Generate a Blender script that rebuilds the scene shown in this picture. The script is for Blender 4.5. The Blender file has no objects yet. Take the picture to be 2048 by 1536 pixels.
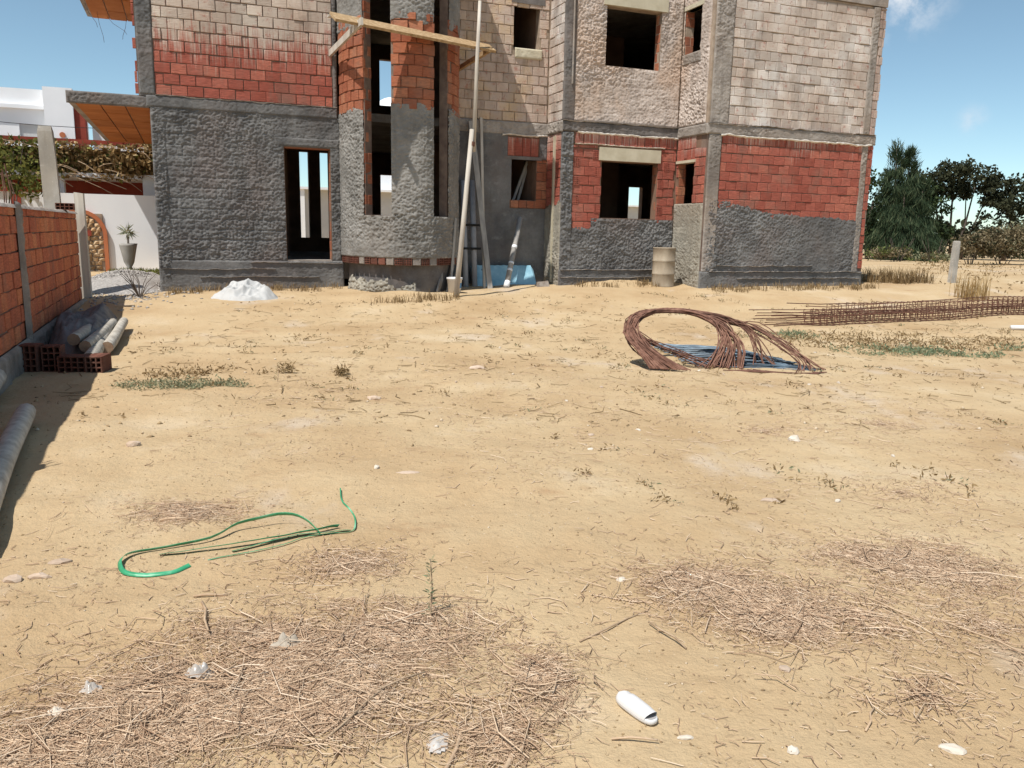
import bpy, bmesh, math, random
import numpy as np
from mathutils import Vector, Matrix

scene = bpy.context.scene
COL = scene.collection
random.seed(7)
rng = np.random.default_rng(11)

# ------------------------------------------------------------------ camera
F_PX = 1630.0
CAM_H = 1.65
pitch = math.atan(F_PX / 8700.0)
roll = 0.02
Fw = Vector((0, math.cos(pitch), -math.sin(pitch)))
R0 = Vector((1, 0, 0))
U0 = R0.cross(Fw)
Rr = R0 * math.cos(roll) + U0 * math.sin(roll)
Ur = U0 * math.cos(roll) - R0 * math.sin(roll)
cam_data = bpy.data.cameras.new('camera')
cam_data.sensor_width = 36.0
cam_data.lens = F_PX / 2048.0 * 36.0
cam_data.clip_start = 0.1
cam_data.clip_end = 6000
cam = bpy.data.objects.new('camera', cam_data)
COL.objects.link(cam)
mw = Matrix((Rr, Ur, -Fw)).transposed().to_4x4()
mw.translation = Vector((0, 0, CAM_H))
cam.matrix_world = mw
scene.camera = cam

# ------------------------------------------------------------------ building frame (u along the facade, v away from the camera)
TH = math.radians(21.6)
UX, UY = math.cos(TH), math.sin(TH)
def W(u, v, z=0.0):
    return Vector((u * UX - v * UY, u * UY + v * UX, z))
def UV(x, y):
    return x * UX + y * UY, -x * UY + y * UX

# ------------------------------------------------------------------ light
Ld = W(0.45, 0.27, -1.0).normalized()
sun_data = bpy.data.lights.new('sun', 'SUN')
sun_data.energy = 4.6
sun_data.angle = math.radians(0.55)
sun_data.color = (1.0, 0.955, 0.88)
sun = bpy.data.objects.new('sun', sun_data)
sun.rotation_euler = Ld.to_track_quat('-Z', 'Y').to_euler()
sun.location = (-20, -10, 40)
COL.objects.link(sun)

world = bpy.data.worlds.new('World')
scene.world = world
world.use_nodes = True
wn = world.node_tree
for n in list(wn.nodes):
    wn.nodes.remove(n)
wo = wn.nodes.new('ShaderNodeOutputWorld')
bg = wn.nodes.new('ShaderNodeBackground')
sky = wn.nodes.new('ShaderNodeTexSky')
sky.sky_type = 'NISHITA'
sky.sun_disc = False
sky.sun_elevation = math.asin(-Ld.z)
sky.sun_rotation = math.atan2(-Ld.x, -Ld.y)
sky.altitude = 0
sky.air_density = 0.6
sky.dust_density = 0.5
sky.ozone_density = 5.0
bg.inputs['Strength'].default_value = 0.15
# a few small fair weather clouds: noise that only thickens around a handful of directions
tc = wn.nodes.new('ShaderNodeTexCoord')
def cam_dir(px, py):
    d = Fw + Rr * ((px - 1024) / F_PX) + Ur * ((768 - py) / F_PX)
    return d.normalized()
cloud_sum = None
nz = wn.nodes.new('ShaderNodeTexNoise'); nz.inputs['Scale'].default_value = 22.0
nz.inputs['Detail'].default_value = 7.0; nz.inputs['Roughness'].default_value = 0.62
wn.links.new(tc.outputs['Generated'], nz.inputs['Vector'])
for (px, py, rad, amp) in ((1812, -12, 0.062, 1.0), (1945, 240, 0.022, 0.5), (-900, -700, 0.10, 0.9), (3100, -500, 0.09, 0.9), (600, -900, 0.08, 0.8)):
    d = cam_dir(px, py)
    dist = wn.nodes.new('ShaderNodeVectorMath'); dist.operation = 'DISTANCE'
    wn.links.new(tc.outputs['Generated'], dist.inputs[0]); dist.inputs[1].default_value = d
    mr = wn.nodes.new('ShaderNodeMapRange'); mr.interpolation_type = 'SMOOTHSTEP'
    mr.inputs[1].default_value = rad; mr.inputs[2].default_value = 0.0
    mr.inputs[3].default_value = 0.0; mr.inputs[4].default_value = amp
    wn.links.new(dist.outputs['Value'], mr.inputs[0])
    if cloud_sum is None:
        cloud_sum = mr.outputs[0]
    else:
        ad = wn.nodes.new('ShaderNodeMath'); ad.operation = 'ADD'
        wn.links.new(cloud_sum, ad.inputs[0]); wn.links.new(mr.outputs[0], ad.inputs[1])
        cloud_sum = ad.outputs[0]
nr = wn.nodes.new('ShaderNodeMapRange'); nr.interpolation_type = 'SMOOTHSTEP'
nr.inputs[1].default_value = 0.42; nr.inputs[2].default_value = 0.70
wn.links.new(nz.outputs[0], nr.inputs[0])
mu = wn.nodes.new('ShaderNodeMath'); mu.operation = 'MULTIPLY'; mu.use_clamp = True
wn.links.new(cloud_sum, mu.inputs[0]); wn.links.new(nr.outputs[0], mu.inputs[1])
mx = wn.nodes.new('ShaderNodeMixRGB')
mx.inputs[2].default_value = (4.6, 4.9, 5.3, 1)
tint = wn.nodes.new('ShaderNodeMixRGB'); tint.blend_type = 'MULTIPLY'; tint.inputs[0].default_value = 1.0
tint.inputs[2].default_value = (1.27, 1.20, 0.89, 1)      # hazy maritime blue
wn.links.new(sky.outputs[0], tint.inputs[1])
wn.links.new(mu.outputs[0], mx.inputs[0]); wn.links.new(tint.outputs[0], mx.inputs[1])
wn.links.new(mx.outputs[0], bg.inputs[0]); wn.links.new(bg.outputs[0], wo.inputs[0])

scene.view_settings.view_transform = 'Standard'
scene.view_settings.look = 'None'
scene.view_settings.gamma = 1.0
scene.view_settings.exposure = 0.2
scene.view_settings.use_curve_mapping = False
scene.render.engine = 'CYCLES'

# ------------------------------------------------------------------ small helpers
def sm(a, b, x):
    t = np.clip((np.asarray(x, float) - a) / (b - a), 0, 1)
    return t * t * (3 - 2 * t)

def vn(x, y, seed=0):
    """smooth value noise in -1..1"""
    x = np.asarray(x, float); y = np.asarray(y, float)
    xi = np.floor(x).astype(np.int64); yi = np.floor(y).astype(np.int64)
    xf = x - xi; yf = y - yi
    def h(a, b):
        n = (a * 374761393 + b * 668265263 + seed * 1274126177) & 0x7fffffff
        n = (n ^ (n >> 13)) * 1103515245 & 0x7fffffff
        n = (n ^ (n >> 16)) & 0xffff
        return n / 32767.5 - 1.0
    sx = xf * xf * (3 - 2 * xf); sy = yf * yf * (3 - 2 * yf)
    return (h(xi, yi) * (1 - sx) + h(xi + 1, yi) * sx) * (1 - sy) + (h(xi, yi + 1) * (1 - sx) + h(xi + 1, yi + 1) * sx) * sy

def zbase(x, y):
    u = x * UX + y * UY; v = -x * UY + y * UX
    return .34 * sm(12, 18, v) + .016 * np.clip(u, -1, 16) * sm(10, 16, v)

def zg(x, y):
    z = zbase(x, y)
    x = np.asarray(x, float); y = np.asarray(y, float)
    r = np.sqrt(x * x + y * y)
    fade = sm(40, 20, r)
    z = z + (.030 * vn(x * .55, y * .55, 1) + .016 * vn(x * 1.7, y * 1.7, 2)) * fade * sm(0, 4, r)
    z = z + (.008 * vn(x * 5, y * 5, 3) + .005 * vn(x * 11, y * 11, 4)) * sm(24, 8, r)
    # plough-like low ridges of soil running across the plot
    z = z + .014 * vn(x * .7 + 9, y * 3.3, 5) * fade
    # two shallow wheel ruts curving over the plot, and scuffed foot marks
    for off in (0.0, 1.55):
        cy = 11.6 + off + .10 * x + .5 * np.sin(x * .35)
        d = (y - cy) / .16
        z = z + (-.030 * np.exp(-d * d) + .014 * np.exp(-(np.abs(d) - 1.7) ** 2 * 2)) * sm(13, 8, np.abs(x - 1)) * (.6 + .5 * vn(x * 2.2, y * .5, 12))
    z = z - .014 * np.clip(vn(x * 3.1, y * 2.6, 14) - .35, 0, 1) * sm(14, 9, r)
    return z
def zgf(x, y):
    return float(zg(x, y))

def link(o, parent=None):
    COL.objects.link(o)
    if parent is not None:
        o.parent = parent
    return o

def mesh_np(name, V, Fq, mats=None, smooth=False, matidx=None):
    me = bpy.data.meshes.new(name)
    V = np.asarray(V, np.float32); Fq = np.asarray(Fq, np.int32)
    n, k = Fq.shape
    me.vertices.add(len(V)); me.vertices.foreach_set('co', V.ravel())
    me.loops.add(n * k); me.loops.foreach_set('vertex_index', Fq.ravel())
    me.polygons.add(n)
    me.polygons.foreach_set('loop_start', np.arange(0, n * k, k, dtype=np.int32))
    if smooth:
        me.polygons.foreach_set('use_smooth', np.ones(n, dtype=bool))
    if mats:
        for m in (mats if isinstance(mats, (list, tuple)) else [mats]):
            me.materials.append(m)
    if matidx is not None:
        me.polygons.foreach_set('material_index', np.asarray(matidx, np.int32))
    me.update(calc_edges=True); me.validate()
    return me

class MB:
    def __init__(self):
        self.v = []; self.f = []
    def add(self, verts, faces):
        o = len(self.v)
        self.v += [tuple(p) for p in verts]
        self.f += [tuple(i + o for i in f) for f in faces]
        return self
    def box(self, a, b):
        (x0, y0, z0), (x1, y1, z1) = a, b
        return self.add([(x0, y0, z0), (x1, y0, z0), (x1, y1, z0), (x0, y1, z0), (x0, y0, z1), (x1, y0, z1), (x1, y1, z1), (x0, y1, z1)],
                        [(3, 2, 1, 0), (4, 5, 6, 7), (0, 1, 5, 4), (1, 2, 6, 5), (2, 3, 7, 6), (3, 0, 4, 7)])
    def bar(self, p, q, w, h, upv=(0, 0, 1), jit=0):
        p = Vector(p); q = Vector(q); d = (q - p).normalized(); upv = Vector(upv)
        s = d.cross(upv)
        if s.length < 1e-4: s = d.cross(Vector((0, 1, 0)))
        s.normalize(); t = s.cross(d).normalized()
        vs = []
        for c in (p, q):
            for a, b in ((-1, -1), (1, -1), (1, 1), (-1, 1)):
                j = Vector((random.uniform(-jit, jit), random.uniform(-jit, jit), random.uniform(-jit, jit)))
                vs.append(c + s * a * w / 2 + t * b * h / 2 + j)
        return self.add(vs, [(3, 2, 1, 0), (4, 5, 6, 7), (0, 1, 5, 4), (1, 2, 6, 5), (2, 3, 7, 6), (3, 0, 4, 7)])
    def tube(self, pts, r, n=6, cap=True):
        pts = [Vector(p) for p in pts]
        rs = r if isinstance(r, (list, tuple)) else [r] * len(pts)
        vs = []; ref = None
        for i, p in enumerate(pts):
            d = (pts[min(i + 1, len(pts) - 1)] - pts[max(i - 1, 0)]).normalized()
            if ref is None:
                ref = d.orthogonal().normalized()
            ref = (ref - d * ref.dot(d))
            if ref.length < 1e-5: ref = d.orthogonal()
            ref.normalize()
            b = d.cross(ref)
            for k in range(n):
                a = 2 * math.pi * k / n
                vs.append(p + (ref * math.cos(a) + b * math.sin(a)) * rs[i])
        fs = []
        for i in range(len(pts) - 1):
            for k in range(n):
                fs.append((i * n + k, i * n + (k + 1) % n, (i + 1) * n + (k + 1) % n, (i + 1) * n + k))
        if cap:
            fs.append(tuple(reversed(range(n)))); m = (len(pts) - 1) * n
            fs.append(tuple(range(m, m + n)))
        return self.add(vs, fs)
    def lathe(self, prof, n=20, c=(0, 0, 0)):
        vs = []; fs = []
        for r, z in prof:
            for k in range(n):
                a = 2 * math.pi * k / n
                vs.append((c[0] + r * math.cos(a), c[1] + r * math.sin(a), c[2] + z))
        for i in range(len(prof) - 1):
            for k in range(n):
                fs.append((i * n + k, i * n + (k + 1) % n, (i + 1) * n + (k + 1) % n, (i + 1) * n + k))
        fs.append(tuple(reversed(range(n)))); m = (len(prof) - 1) * n
        fs.append(tuple(range(m, m + n)))
        return self.add(vs, fs)
    def mesh(self, name, mat=None, smooth=False):
        me = bpy.data.meshes.new(name)
        me.from_pydata(self.v, [], self.f)
        if mat: me.materials.append(mat)
        if smooth:
            me.polygons.foreach_set('use_smooth', [True] * len(me.polygons))
        me.update()
        return me
    def build(self, name, mat=None, parent=None, smooth=False, loc=None):
        o = bpy.data.objects.new(name, self.mesh(name, mat, smooth))
        if loc is not None: o.location = loc
        return link(o, parent)

def tag(o, label=None, cat=None, group=None, kind=None):
    if label: o['label'] = label
    if cat: o['category'] = cat
    if group: o['group'] = group
    if kind: o['kind'] = kind
    return o
def thing(name, label, cat, loc, rz=0.0, group=None):
    o = bpy.data.objects.new(name, None)
    o.empty_display_size = 0.2
    o.location = loc; o.rotation_euler = (0, 0, rz)
    COL.objects.link(o)
    return tag(o, label, cat, group)
def uvthing(name, label, cat, u, v, z, group=None):
    return thing(name, label, cat, W(u, v, z), TH, group)

# ------------------------------------------------------------------ materials
def nt(name, rough=0.9, spec=0.25):
    m = bpy.data.materials.new(name); m.use_nodes = True
    t = m.node_tree
    b = t.nodes['Principled BSDF']
    b.inputs['Roughness'].default_value = rough
    b.inputs['Specular IOR Level'].default_value = spec
    return m, t, b
def N(t, typ, **kw):
    n = t.nodes.new(typ)
    for k, v in kw.items():
        if k.startswith('i_'):
            n.inputs[k[2:].replace('_', ' ')].default_value = v
        else:
            setattr(n, k, v)
    return n
def pos(t, scale=(1, 1, 1)):
    g = N(t, 'ShaderNodeNewGeometry'); mp = N(t, 'ShaderNodeMapping')
    mp.inputs['Scale'].default_value = scale
    t.links.new(g.outputs['Position'], mp.inputs['Vector'])
    return mp.outputs[0]
def noise(t, vec, scale, detail=5, rough=.55):
    n = N(t, 'ShaderNodeTexNoise')
    n.inputs['Scale'].default_value = scale; n.inputs['Detail'].default_value = detail; n.inputs['Roughness'].default_value = rough
    t.links.new(vec, n.inputs['Vector'])
    return n.outputs[0]
def ramp(t, fac, stops):
    r = N(t, 'ShaderNodeValToRGB')
    e = r.color_ramp.elements
    while len(e) > 1: e.remove(e[-1])
    e[0].position = stops[0][0]; e[0].color = (*stops[0][1], 1)
    for p, c in stops[1:]:
        q = e.new(p); q.color = (*c, 1)
    t.links.new(fac, r.inputs[0])
    return r.outputs[0]
def mixc(t, fac, a, b, mode='MIX'):
    m = N(t, 'ShaderNodeMixRGB', blend_type=mode)
    if hasattr(fac, 'links'): t.links.new(fac, m.inputs[0])
    else: m.inputs[0].default_value = fac
    for s, i in ((a, 1), (b, 2)):
        if hasattr(s, 'links'): t.links.new(s, m.inputs[i])
        else: m.inputs[i].default_value = (*s, 1)
    return m.outputs[0]
def mth(t, op, a, b=None, clamp=False):
    m = N(t, 'ShaderNodeMath', operation=op); m.use_clamp = clamp
    for s, i in ((a, 0), (b, 1)):
        if s is None: continue
        if hasattr(s, 'links'): t.links.new(s, m.inputs[i])
        else: m.inputs[i].default_value = s
    return m.outputs[0]
def mrange(t, x, a, b, c=0., d=1., smooth=True):
    m = N(t, 'ShaderNodeMapRange'); m.interpolation_type = 'SMOOTHSTEP' if smooth else 'LINEAR'
    t.links.new(x, m.inputs[0])
    for i, val in ((1, a), (2, b), (3, c), (4, d)): m.inputs[i].default_value = val
    return m.outputs[0]
def bump(t, b, h, strength=.4, dist=.01):
    n = N(t, 'ShaderNodeBump'); n.inputs['Strength'].default_value = strength; n.inputs['Distance'].default_value = dist
    t.links.new(h, n.inputs['Height']); t.links.new(n.outputs[0], b.inputs['Normal'])
def simple(name, stops, scale=4, rough=.9, bs=0.3, bscale=60, bdist=.006, stretch=(1, 1, 1), detail=6, spec=.25, metal=0, obj_rand=0):
    m, t, b = nt(name, rough, spec)
    p = pos(t, stretch)
    f = noise(t, p, scale, detail)
    f = mrange(t, f, .28, .72, smooth=False)
    c = ramp(t, f, stops)
    if obj_rand:
        oi = N(t, 'ShaderNodeObjectInfo')
        k = mrange(t, oi.outputs['Random'], 0, 1, 1 - obj_rand, 1 + obj_rand, False)
        cb = N(t, 'ShaderNodeCombineXYZ')
        for i in range(3): t.links.new(k, cb.inputs[i])
        c = mixc(t, 1.0, c, cb.outputs[0], 'MULTIPLY')
    t.links.new(c, b.inputs['Base Color'])
    b.inputs['Metallic'].default_value = metal
    if bs: bump(t, b, noise(t, p, bscale, 4), bs, bdist)
    return m

def islands(name, stops, rough=.85, transl=0, spec=.2, vary=None):
    """foliage / straw: one colour per leaf or stalk"""
    m, t, b = nt(name, rough, spec)
    g = N(t, 'ShaderNodeNewGeometry')
    c = ramp(t, g.outputs['Random Per Island'], stops)
    if vary:
        f = mrange(t, noise(t, pos(t), vary[0], 3), .35, .65)
        c = mixc(t, f, c, mixc(t, 1.0, c, vary[1], 'MULTIPLY'))
    t.links.new(c, b.inputs['Base Color'])
    if transl:
        tr = N(t, 'ShaderNodeBsdfTranslucent'); t.links.new(c, tr.inputs[0])
        ms = N(t, 'ShaderNodeMixShader'); ms.inputs[0].default_value = transl
        out = [n for n in t.nodes if n.type == 'OUTPUT_MATERIAL'][0]
        t.links.new(b.outputs[0], ms.inputs[1]); t.links.new(tr.outputs[0], ms.inputs[2]); t.links.new(ms.outputs[0], out.inputs[0])
    return m

def brick_mat(name, wash=None, z0=5.0, z1=5.6, washstops=None, streak=.9, red=None, always=0.0, joint=0):
    """fired clay, different from brick to brick, under a thin splashed lime wash with runs"""
    m, t, b = nt(name, .9, .2)
    red = red or [(0, (.33, .092, .065)), (.35, (.39, .115, .083)), (.75, (.43, .135, .098)), (1, (.48, .165, .115))]
    oi = N(t, 'ShaderNodeObjectInfo'); g = N(t, 'ShaderNodeNewGeometry')
    rv = mth(t, 'FRACT', mth(t, 'ADD', oi.outputs['Random'], mth(t, 'MULTIPLY', g.outputs['Random Per Island'], 7.31)))
    c = ramp(t, rv, red)
    p = pos(t)
    grain = noise(t, pos(t, (9, 9, 55)), 1.0, 4)
    c = mixc(t, .5, c, ramp(t, grain, [(.3, (.35, .35, .35)), (.7, (1.25, 1.2, 1.15))]), 'MULTIPLY')
    dirt = mrange(t, noise(t, p, 2.3, 6), .52, .75)
    c = mixc(t, mth(t, 'MULTIPLY', dirt, .35), c, (.24, .17, .13))
    if wash:
        sep = N(t, 'ShaderNodeSeparateXYZ'); t.links.new(g.outputs['Position'], sep.inputs[0])
        big = mth(t, 'SUBTRACT', noise(t, p, 1.1, 4), .5)
        st = mth(t, 'SUBTRACT', noise(t, pos(t, (26, 26, 1.1)), 1.0, 5, .65), .5)
        zz = mth(t, 'ADD', sep.outputs[2], mth(t, 'MULTIPLY', big, .7))
        zz = mth(t, 'ADD', zz, mth(t, 'MULTIPLY', st, streak * 2.4))
        fac = mrange(t, zz, z0, z1, always, .97)
        thin = mrange(t, noise(t, p, 9, 6, .7), .30, .46, .35, 1)
        fac = mth(t, 'MULTIPLY', fac, thin)
        wc = ramp(t, mrange(t, noise(t, p, 1.4, 6), .3, .7, 0, 1, False), washstops or [(0, (.52, .41, .31)), (.5, (.62, .52, .42)), (1, (.70, .61, .50))])
        tone = mrange(t, rv, 0, 1, .80, 1.12, False)
        cbt = N(t, 'ShaderNodeCombineXYZ')
        for i_ in range(3): t.links.new(tone, cbt.inputs[i_])
        wc = mixc(t, 1.0, wc, cbt.outputs[0], 'MULTIPLY')
        c = mixc(t, fac, c, wc)
    gr = mrange(t, noise(t, pos(t, (2.6, 2.6, .55)), 1.0, 6, .72), .50, .68)
    c = mixc(t, mth(t, 'MULTIPLY', gr, .38), c, (.17, .125, .10))
    gs = mrange(t, noise(t, p, 13, 5, .7), .60, .72)
    c = mixc(t, mth(t, 'MULTIPLY', gs, .45), c, (.15, .10, .075))
    t.links.new(c, b.inputs['Base Color'])
    h = mth(t, 'ADD', noise(t, p, 70, 4), mth(t, 'MULTIPLY', grain, .8))
    bump(t, b, h, .8 if wash else .5, .014 if wash else .006)
    return m

MT = {}
MT['brick_red'] = brick_mat('clay_brick', wash=True, z0=7.2, z1=7.9, streak=.35)
MT['brick_D_low'] = brick_mat('clay_brick_drips', wash=True, z0=3.62, z1=4.25, streak=.85, washstops=[(0, (.44, .33, .28)), (1, (.56, .46, .40))])
MT['brick_A_up'] = brick_mat('clay_brick_lime_splash', wash=True, z0=4.80, z1=5.62, streak=.95, washstops=[(0, (.48, .375, .30)), (.5, (.565, .47, .395)), (1, (.64, .56, .48))])
MT['brick_cream'] = brick_mat('clay_brick_limewashed', wash=True, z0=3.3, z1=4.3, streak=.4, washstops=[(0, (.50, .405, .34)), (.5, (.60, .52, .455)), (1, (.72, .68, .64))])
MT['brick_B_up'] = brick_mat('clay_brick_ochre_wash', wash=True, z0=3.2, z1=4.2, streak=.4, washstops=[(0, (.48, .37, .30)), (.5, (.56, .455, .385)), (1, (.60, .44, .27))])
MT['brick_bay'] = brick_mat('clay_brick_bare', wash=None, red=[(0, (.31, .10, .055)), (.5, (.39, .14, .078)), (1, (.46, .20, .115))])
MT['brick_garden'] = brick_mat('clay_brick_garden', wash=None, red=[(0, (.42, .125, .075)), (.4, (.50, .16, .09)), (.75, (.56, .19, .095)), (1, (.62, .25, .13))])
MT['brick_dark'] = brick_mat('clay_brick_shade_dark', wash=None, red=[(0, (.11, .045, .033)), (.5, (.16, .062, .043)), (1, (.21, .085, .06))])  # brick red darkened for the pile's deep shade; bay's bottom course shares it
MT['hole'] = simple('brick_hole_dark', [(0, (.06, .03, .02)), (1, (.12, .05, .03))], bs=0)
def cement(name, a, bcol, warm=None, scale=1.6, streaks=True, bsd=.008):
    m, t, b = nt(name, .95, .15)
    p = pos(t)
    f = mrange(t, noise(t, p, scale, 7, .68), .34, .66, 0, 1, False)
    c = ramp(t, f, [(0, tuple(k * .88 for k in a)), (1, tuple(k * 1.08 for k in bcol))])
    if warm:
        f2 = mrange(t, noise(t, pos(t, (1, 1, .7)), .9, 5), .48, .66)
        c = mixc(t, mth(t, 'MULTIPLY', f2, .75), c, warm)
    if streaks:
        st = mrange(t, noise(t, pos(t, (7, 7, .6)), 1, 5), .50, .72)
        c = mixc(t, mth(t, 'MULTIPLY', st, .45), c, mixc(t, .55, c, (.08, .07, .06)))
        pale = mrange(t, noise(t, pos(t, (1, 1, 1.6)), 3.1, 6, .7), .56, .70)
        c = mixc(t, mth(t, 'MULTIPLY', pale, .45), c, tuple(min(1, k * 1.55) for k in bcol))
        dk = mrange(t, noise(t, pos(t, (1, 1, .8)), .75, 5, .6), .50, .66)
        c = mixc(t, mth(t, 'MULTIPLY', dk, .40), c, tuple(k * .55 for k in a))
    sp = mrange(t, noise(t, p, 38, 3), .6, .8)
    c = mixc(t, mth(t, 'MULTIPLY', sp, .35), c, tuple(min(1, k * 1.7) for k in bcol))
    t.links.new(c, b.inputs['Base Color'])
    bump(t, b, noise(t, pos(t, (1, 1, 1.5)), 60, 4, .8), 1.0, bsd * 1.3)
    return m
MT['plaster'] = cement('cement_roughcast', (.135, .132, .132), (.215, .21, .206), (.185, .158, .148))
MT['plaster_bay'] = cement('cement_roughcast_pale', (.21, .20, .185), (.31, .295, .275), (.26, .235, .21))
MT['plaster_ret'] = cement('cement_roughcast_buff', (.27, .245, .205), (.38, .355, .30), (.30, .26, .21))
MT['plaster_cream'] = cement('lime_roughcast', (.44, .36, .31), (.60, .52, .47), (.52, .38, .29), scale=2.3)
MT['concrete'] = cement('cast_concrete', (.26, .225, .20), (.40, .36, .325), (.31, .25, .205))
MT['concrete_dark'] = cement('cast_concrete_weathered', (.12, .11, .105), (.22, .20, .19), (.20, .15, .12))
MT['lintel'] = simple('smooth_lintel_concrete', [(0, (.46, .41, .30)), (1, (.58, .53, .41))], scale=5, bs=.15)
MT['seam'] = simple('mortar_squeeze', [(0, (.62, .56, .50)), (1, (.80, .75, .69))], scale=9, bs=.4)
MT['mortar'] = simple('mortar_joint', [(0, (.13, .09, .075)), (1, (.26, .19, .15))], scale=6, bs=.4)
MT['mortar_cream'] = simple('mortar_joint_limewashed', [(0, (.26, .19, .14)), (1, (.46, .37, .29))], scale=6, bs=.4)
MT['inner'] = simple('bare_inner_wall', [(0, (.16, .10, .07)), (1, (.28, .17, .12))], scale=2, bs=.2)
MT['hourdis'] = simple('clay_ceiling_block', [(0, (.34, .11, .03)), (.6, (.43, .155, .045)), (1, (.50, .20, .07))], scale=2.2, bs=.3, obj_rand=.12)
MT['wood'] = simple('scaffold_pine', [(0, (.26, .165, .085)), (.6, (.38, .26, .145)), (1, (.47, .35, .22))], scale=2.5, stretch=(6, 6, 6), bs=.3, bscale=30)
MT['wood_pale'] = simple('bleached_timber', [(0, (.38, .33, .28)), (.5, (.50, .45, .39)), (1, (.60, .56, .50))], scale=9, stretch=(1, 1, .12), bs=.4, bscale=30)
MT['wood_grey'] = simple('weathered_board', [(0, (.22, .21, .20)), (.5, (.32, .30, .28)), (1, (.45, .42, .38))], scale=9, stretch=(1, 1, .15), bs=.4, bscale=30)
MT['pvc'] = simple('grey_plastic_pipe', [(0, (.30, .31, .34)), (1, (.44, .45, .48))], scale=5, rough=.5, bs=.05, spec=.4)
MT['rubber'] = simple('black_clamp', [(0, (.02, .02, .02)), (1, (.04, .04, .04))], bs=0)
MT['foam'] = simple('blue_foam', [(0, (.20, .40, .52)), (.5, (.30, .52, .64)), (.85, (.38, .60, .70)), (1, (.10, .16, .20))], scale=5, bs=.3, bscale=40)
MT['white'] = simple('white_paint', [(0, (.78, .79, .81)), (1, (.85, .86, .88))], scale=1.2, bs=.1)
MT['white_dirty'] = simple('white_render', [(0, (.72, .73, .76)), (.5, (.80, .82, .86)), (1, (.85, .87, .90))], scale=.8, bs=.15, stretch=(1, 1, .5))
MT['greywall'] = simple('grey_house_render', [(0, (.46, .46, .46)), (1, (.58, .58, .58))], scale=.8, bs=.1)
MT['redtrim'] = simple('red_trim_paint', [(0, (.24, .045, .03)), (1, (.33, .07, .045))], bs=.1)
MT['orangetrim'] = simple('terracotta_trim', [(0, (.42, .13, .06)), (1, (.52, .19, .09))], bs=.1)
MT['stoneclad'] = simple('rubble_stone', [(0, (.36, .22, .12)), (.5, (.50, .34, .20)), (1, (.66, .52, .36))], scale=5, bs=.5, bscale=25, obj_rand=.3)
MT['pot'] = simple('grey_planter', [(0, (.30, .29, .28)), (1, (.40, .39, .37))], bs=.1)
MT['tarp'] = simple('white_sheet', [(0, (.42, .42, .42)), (1, (.54, .54, .53))], scale=3, rough=.6, bs=.2)
MT['plastic_white'] = simple('white_plastic', [(0, (.66, .65, .65)), (1, (.72, .71, .71))], scale=3, rough=.35, bs=0, spec=.5)
MT['plastic_blue'] = simple('blue_print', [(0, (.05, .22, .50)), (1, (.08, .32, .60))], rough=.4, bs=0)
MT['strap'] = simple('green_strap', [(0, (.02, .20, .09)), (.5, (.05, .34, .17)), (1, (.22, .56, .36))], scale=9, rough=.38, bs=0, spec=.5)  # palest green stops paint highlights into the band
MT['rust'] = simple('rusted_steel', [(0, (.10, .048, .034)), (.5, (.185, .092, .064)), (1, (.28, .155, .11))], scale=14, rough=.75, bs=.3, bscale=120, obj_rand=.22)
MT['rust_dark'] = simple('rusted_steel_dark', [(0, (.08, .038, .028)), (.6, (.155, .075, .052)), (1, (.24, .125, .09))], scale=14, rough=.8, bs=.2, obj_rand=.2)
MT['blacksteel'] = simple('blued_steel_rod', [(0, (.035, .05, .07)), (.6, (.07, .11, .15)), (1, (.16, .23, .29))], scale=6, rough=.42, bs=.1, spec=.6, obj_rand=.35, metal=.3)
MT['drum'] = simple('cement_caked_drum', [(0, (.24, .19, .14)), (.5, (.34, .28, .21)), (1, (.46, .39, .30))], scale=4, stretch=(1, 1, .5), bs=.4)
MT['log'] = simple('bleached_log', [(0, (.30, .27, .23)), (.5, (.44, .41, .36)), (1, (.58, .55, .49))], scale=11, bs=.25, bscale=60, obj_rand=.12)
MT['log_end'] = simple('log_end_grain', [(0, (.24, .15, .10)), (1, (.36, .25, .17))], scale=20, bs=.2)
MT['sack'] = simple('grey_sack_rubble', [(0, (.10, .10, .105)), (1, (.24, .23, .23))], scale=5, bs=.5)
MT['stone'] = simple('pale_stone', [(0, (.40, .30, .22)), (1, (.56, .45, .36))], scale=12, bs=.4, obj_rand=.15)
MT['stone_white'] = simple('white_rubble', [(0, (.52, .45, .37)), (1, (.66, .60, .52))], scale=12, bs=.3)
MT['clear'] = simple('crumpled_clear_film', [(0, (.36, .32, .28)), (1, (.56, .53, .50))], scale=18, rough=.25, bs=.5, spec=.6)
MT['soilclod'] = islands('soil_clods', [(0, (.22, .15, .085)), (.35, (.36, .26, .15)), (.8, (.43, .32, .19)), (1, (.60, .50, .38))], rough=.95)
MT['gravel'] = islands('grey_gravel', [(0, (.20, .18, .17)), (.5, (.33, .31, .29)), (1, (.48, .45, .42))], rough=.95)
MT['straw'] = islands('dry_straw', [(0, (.27, .175, .115)), (.12, (.40, .27, .18)), (.5, (.52, .375, .255)), (.82, (.61, .465, .33)), (1, (.74, .60, .46))], rough=.8)
MT['stalk'] = simple('dry_stalk', [(0, (.32, .22, .14)), (1, (.52, .39, .27))], scale=20, bs=.3, obj_rand=.2)
MT['weed_dry'] = islands('dry_weed', [(0, (.16, .105, .05)), (.5, (.26, .18, .09)), (1, (.36, .26, .14))], transl=.2)
MT['weed_green'] = islands('grey_green_weed', [(0, (.15, .165, .10)), (.5, (.24, .26, .16)), (.8, (.33, .33, .21)), (1, (.44, .36, .22))], transl=.25)
MT['weed_fresh'] = islands('fresh_green_weed', [(0, (.12, .17, .10)), (.4, (.19, .25, .15)), (.75, (.28, .31, .19)), (1, (.42, .35, .21))], transl=.3)
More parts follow.
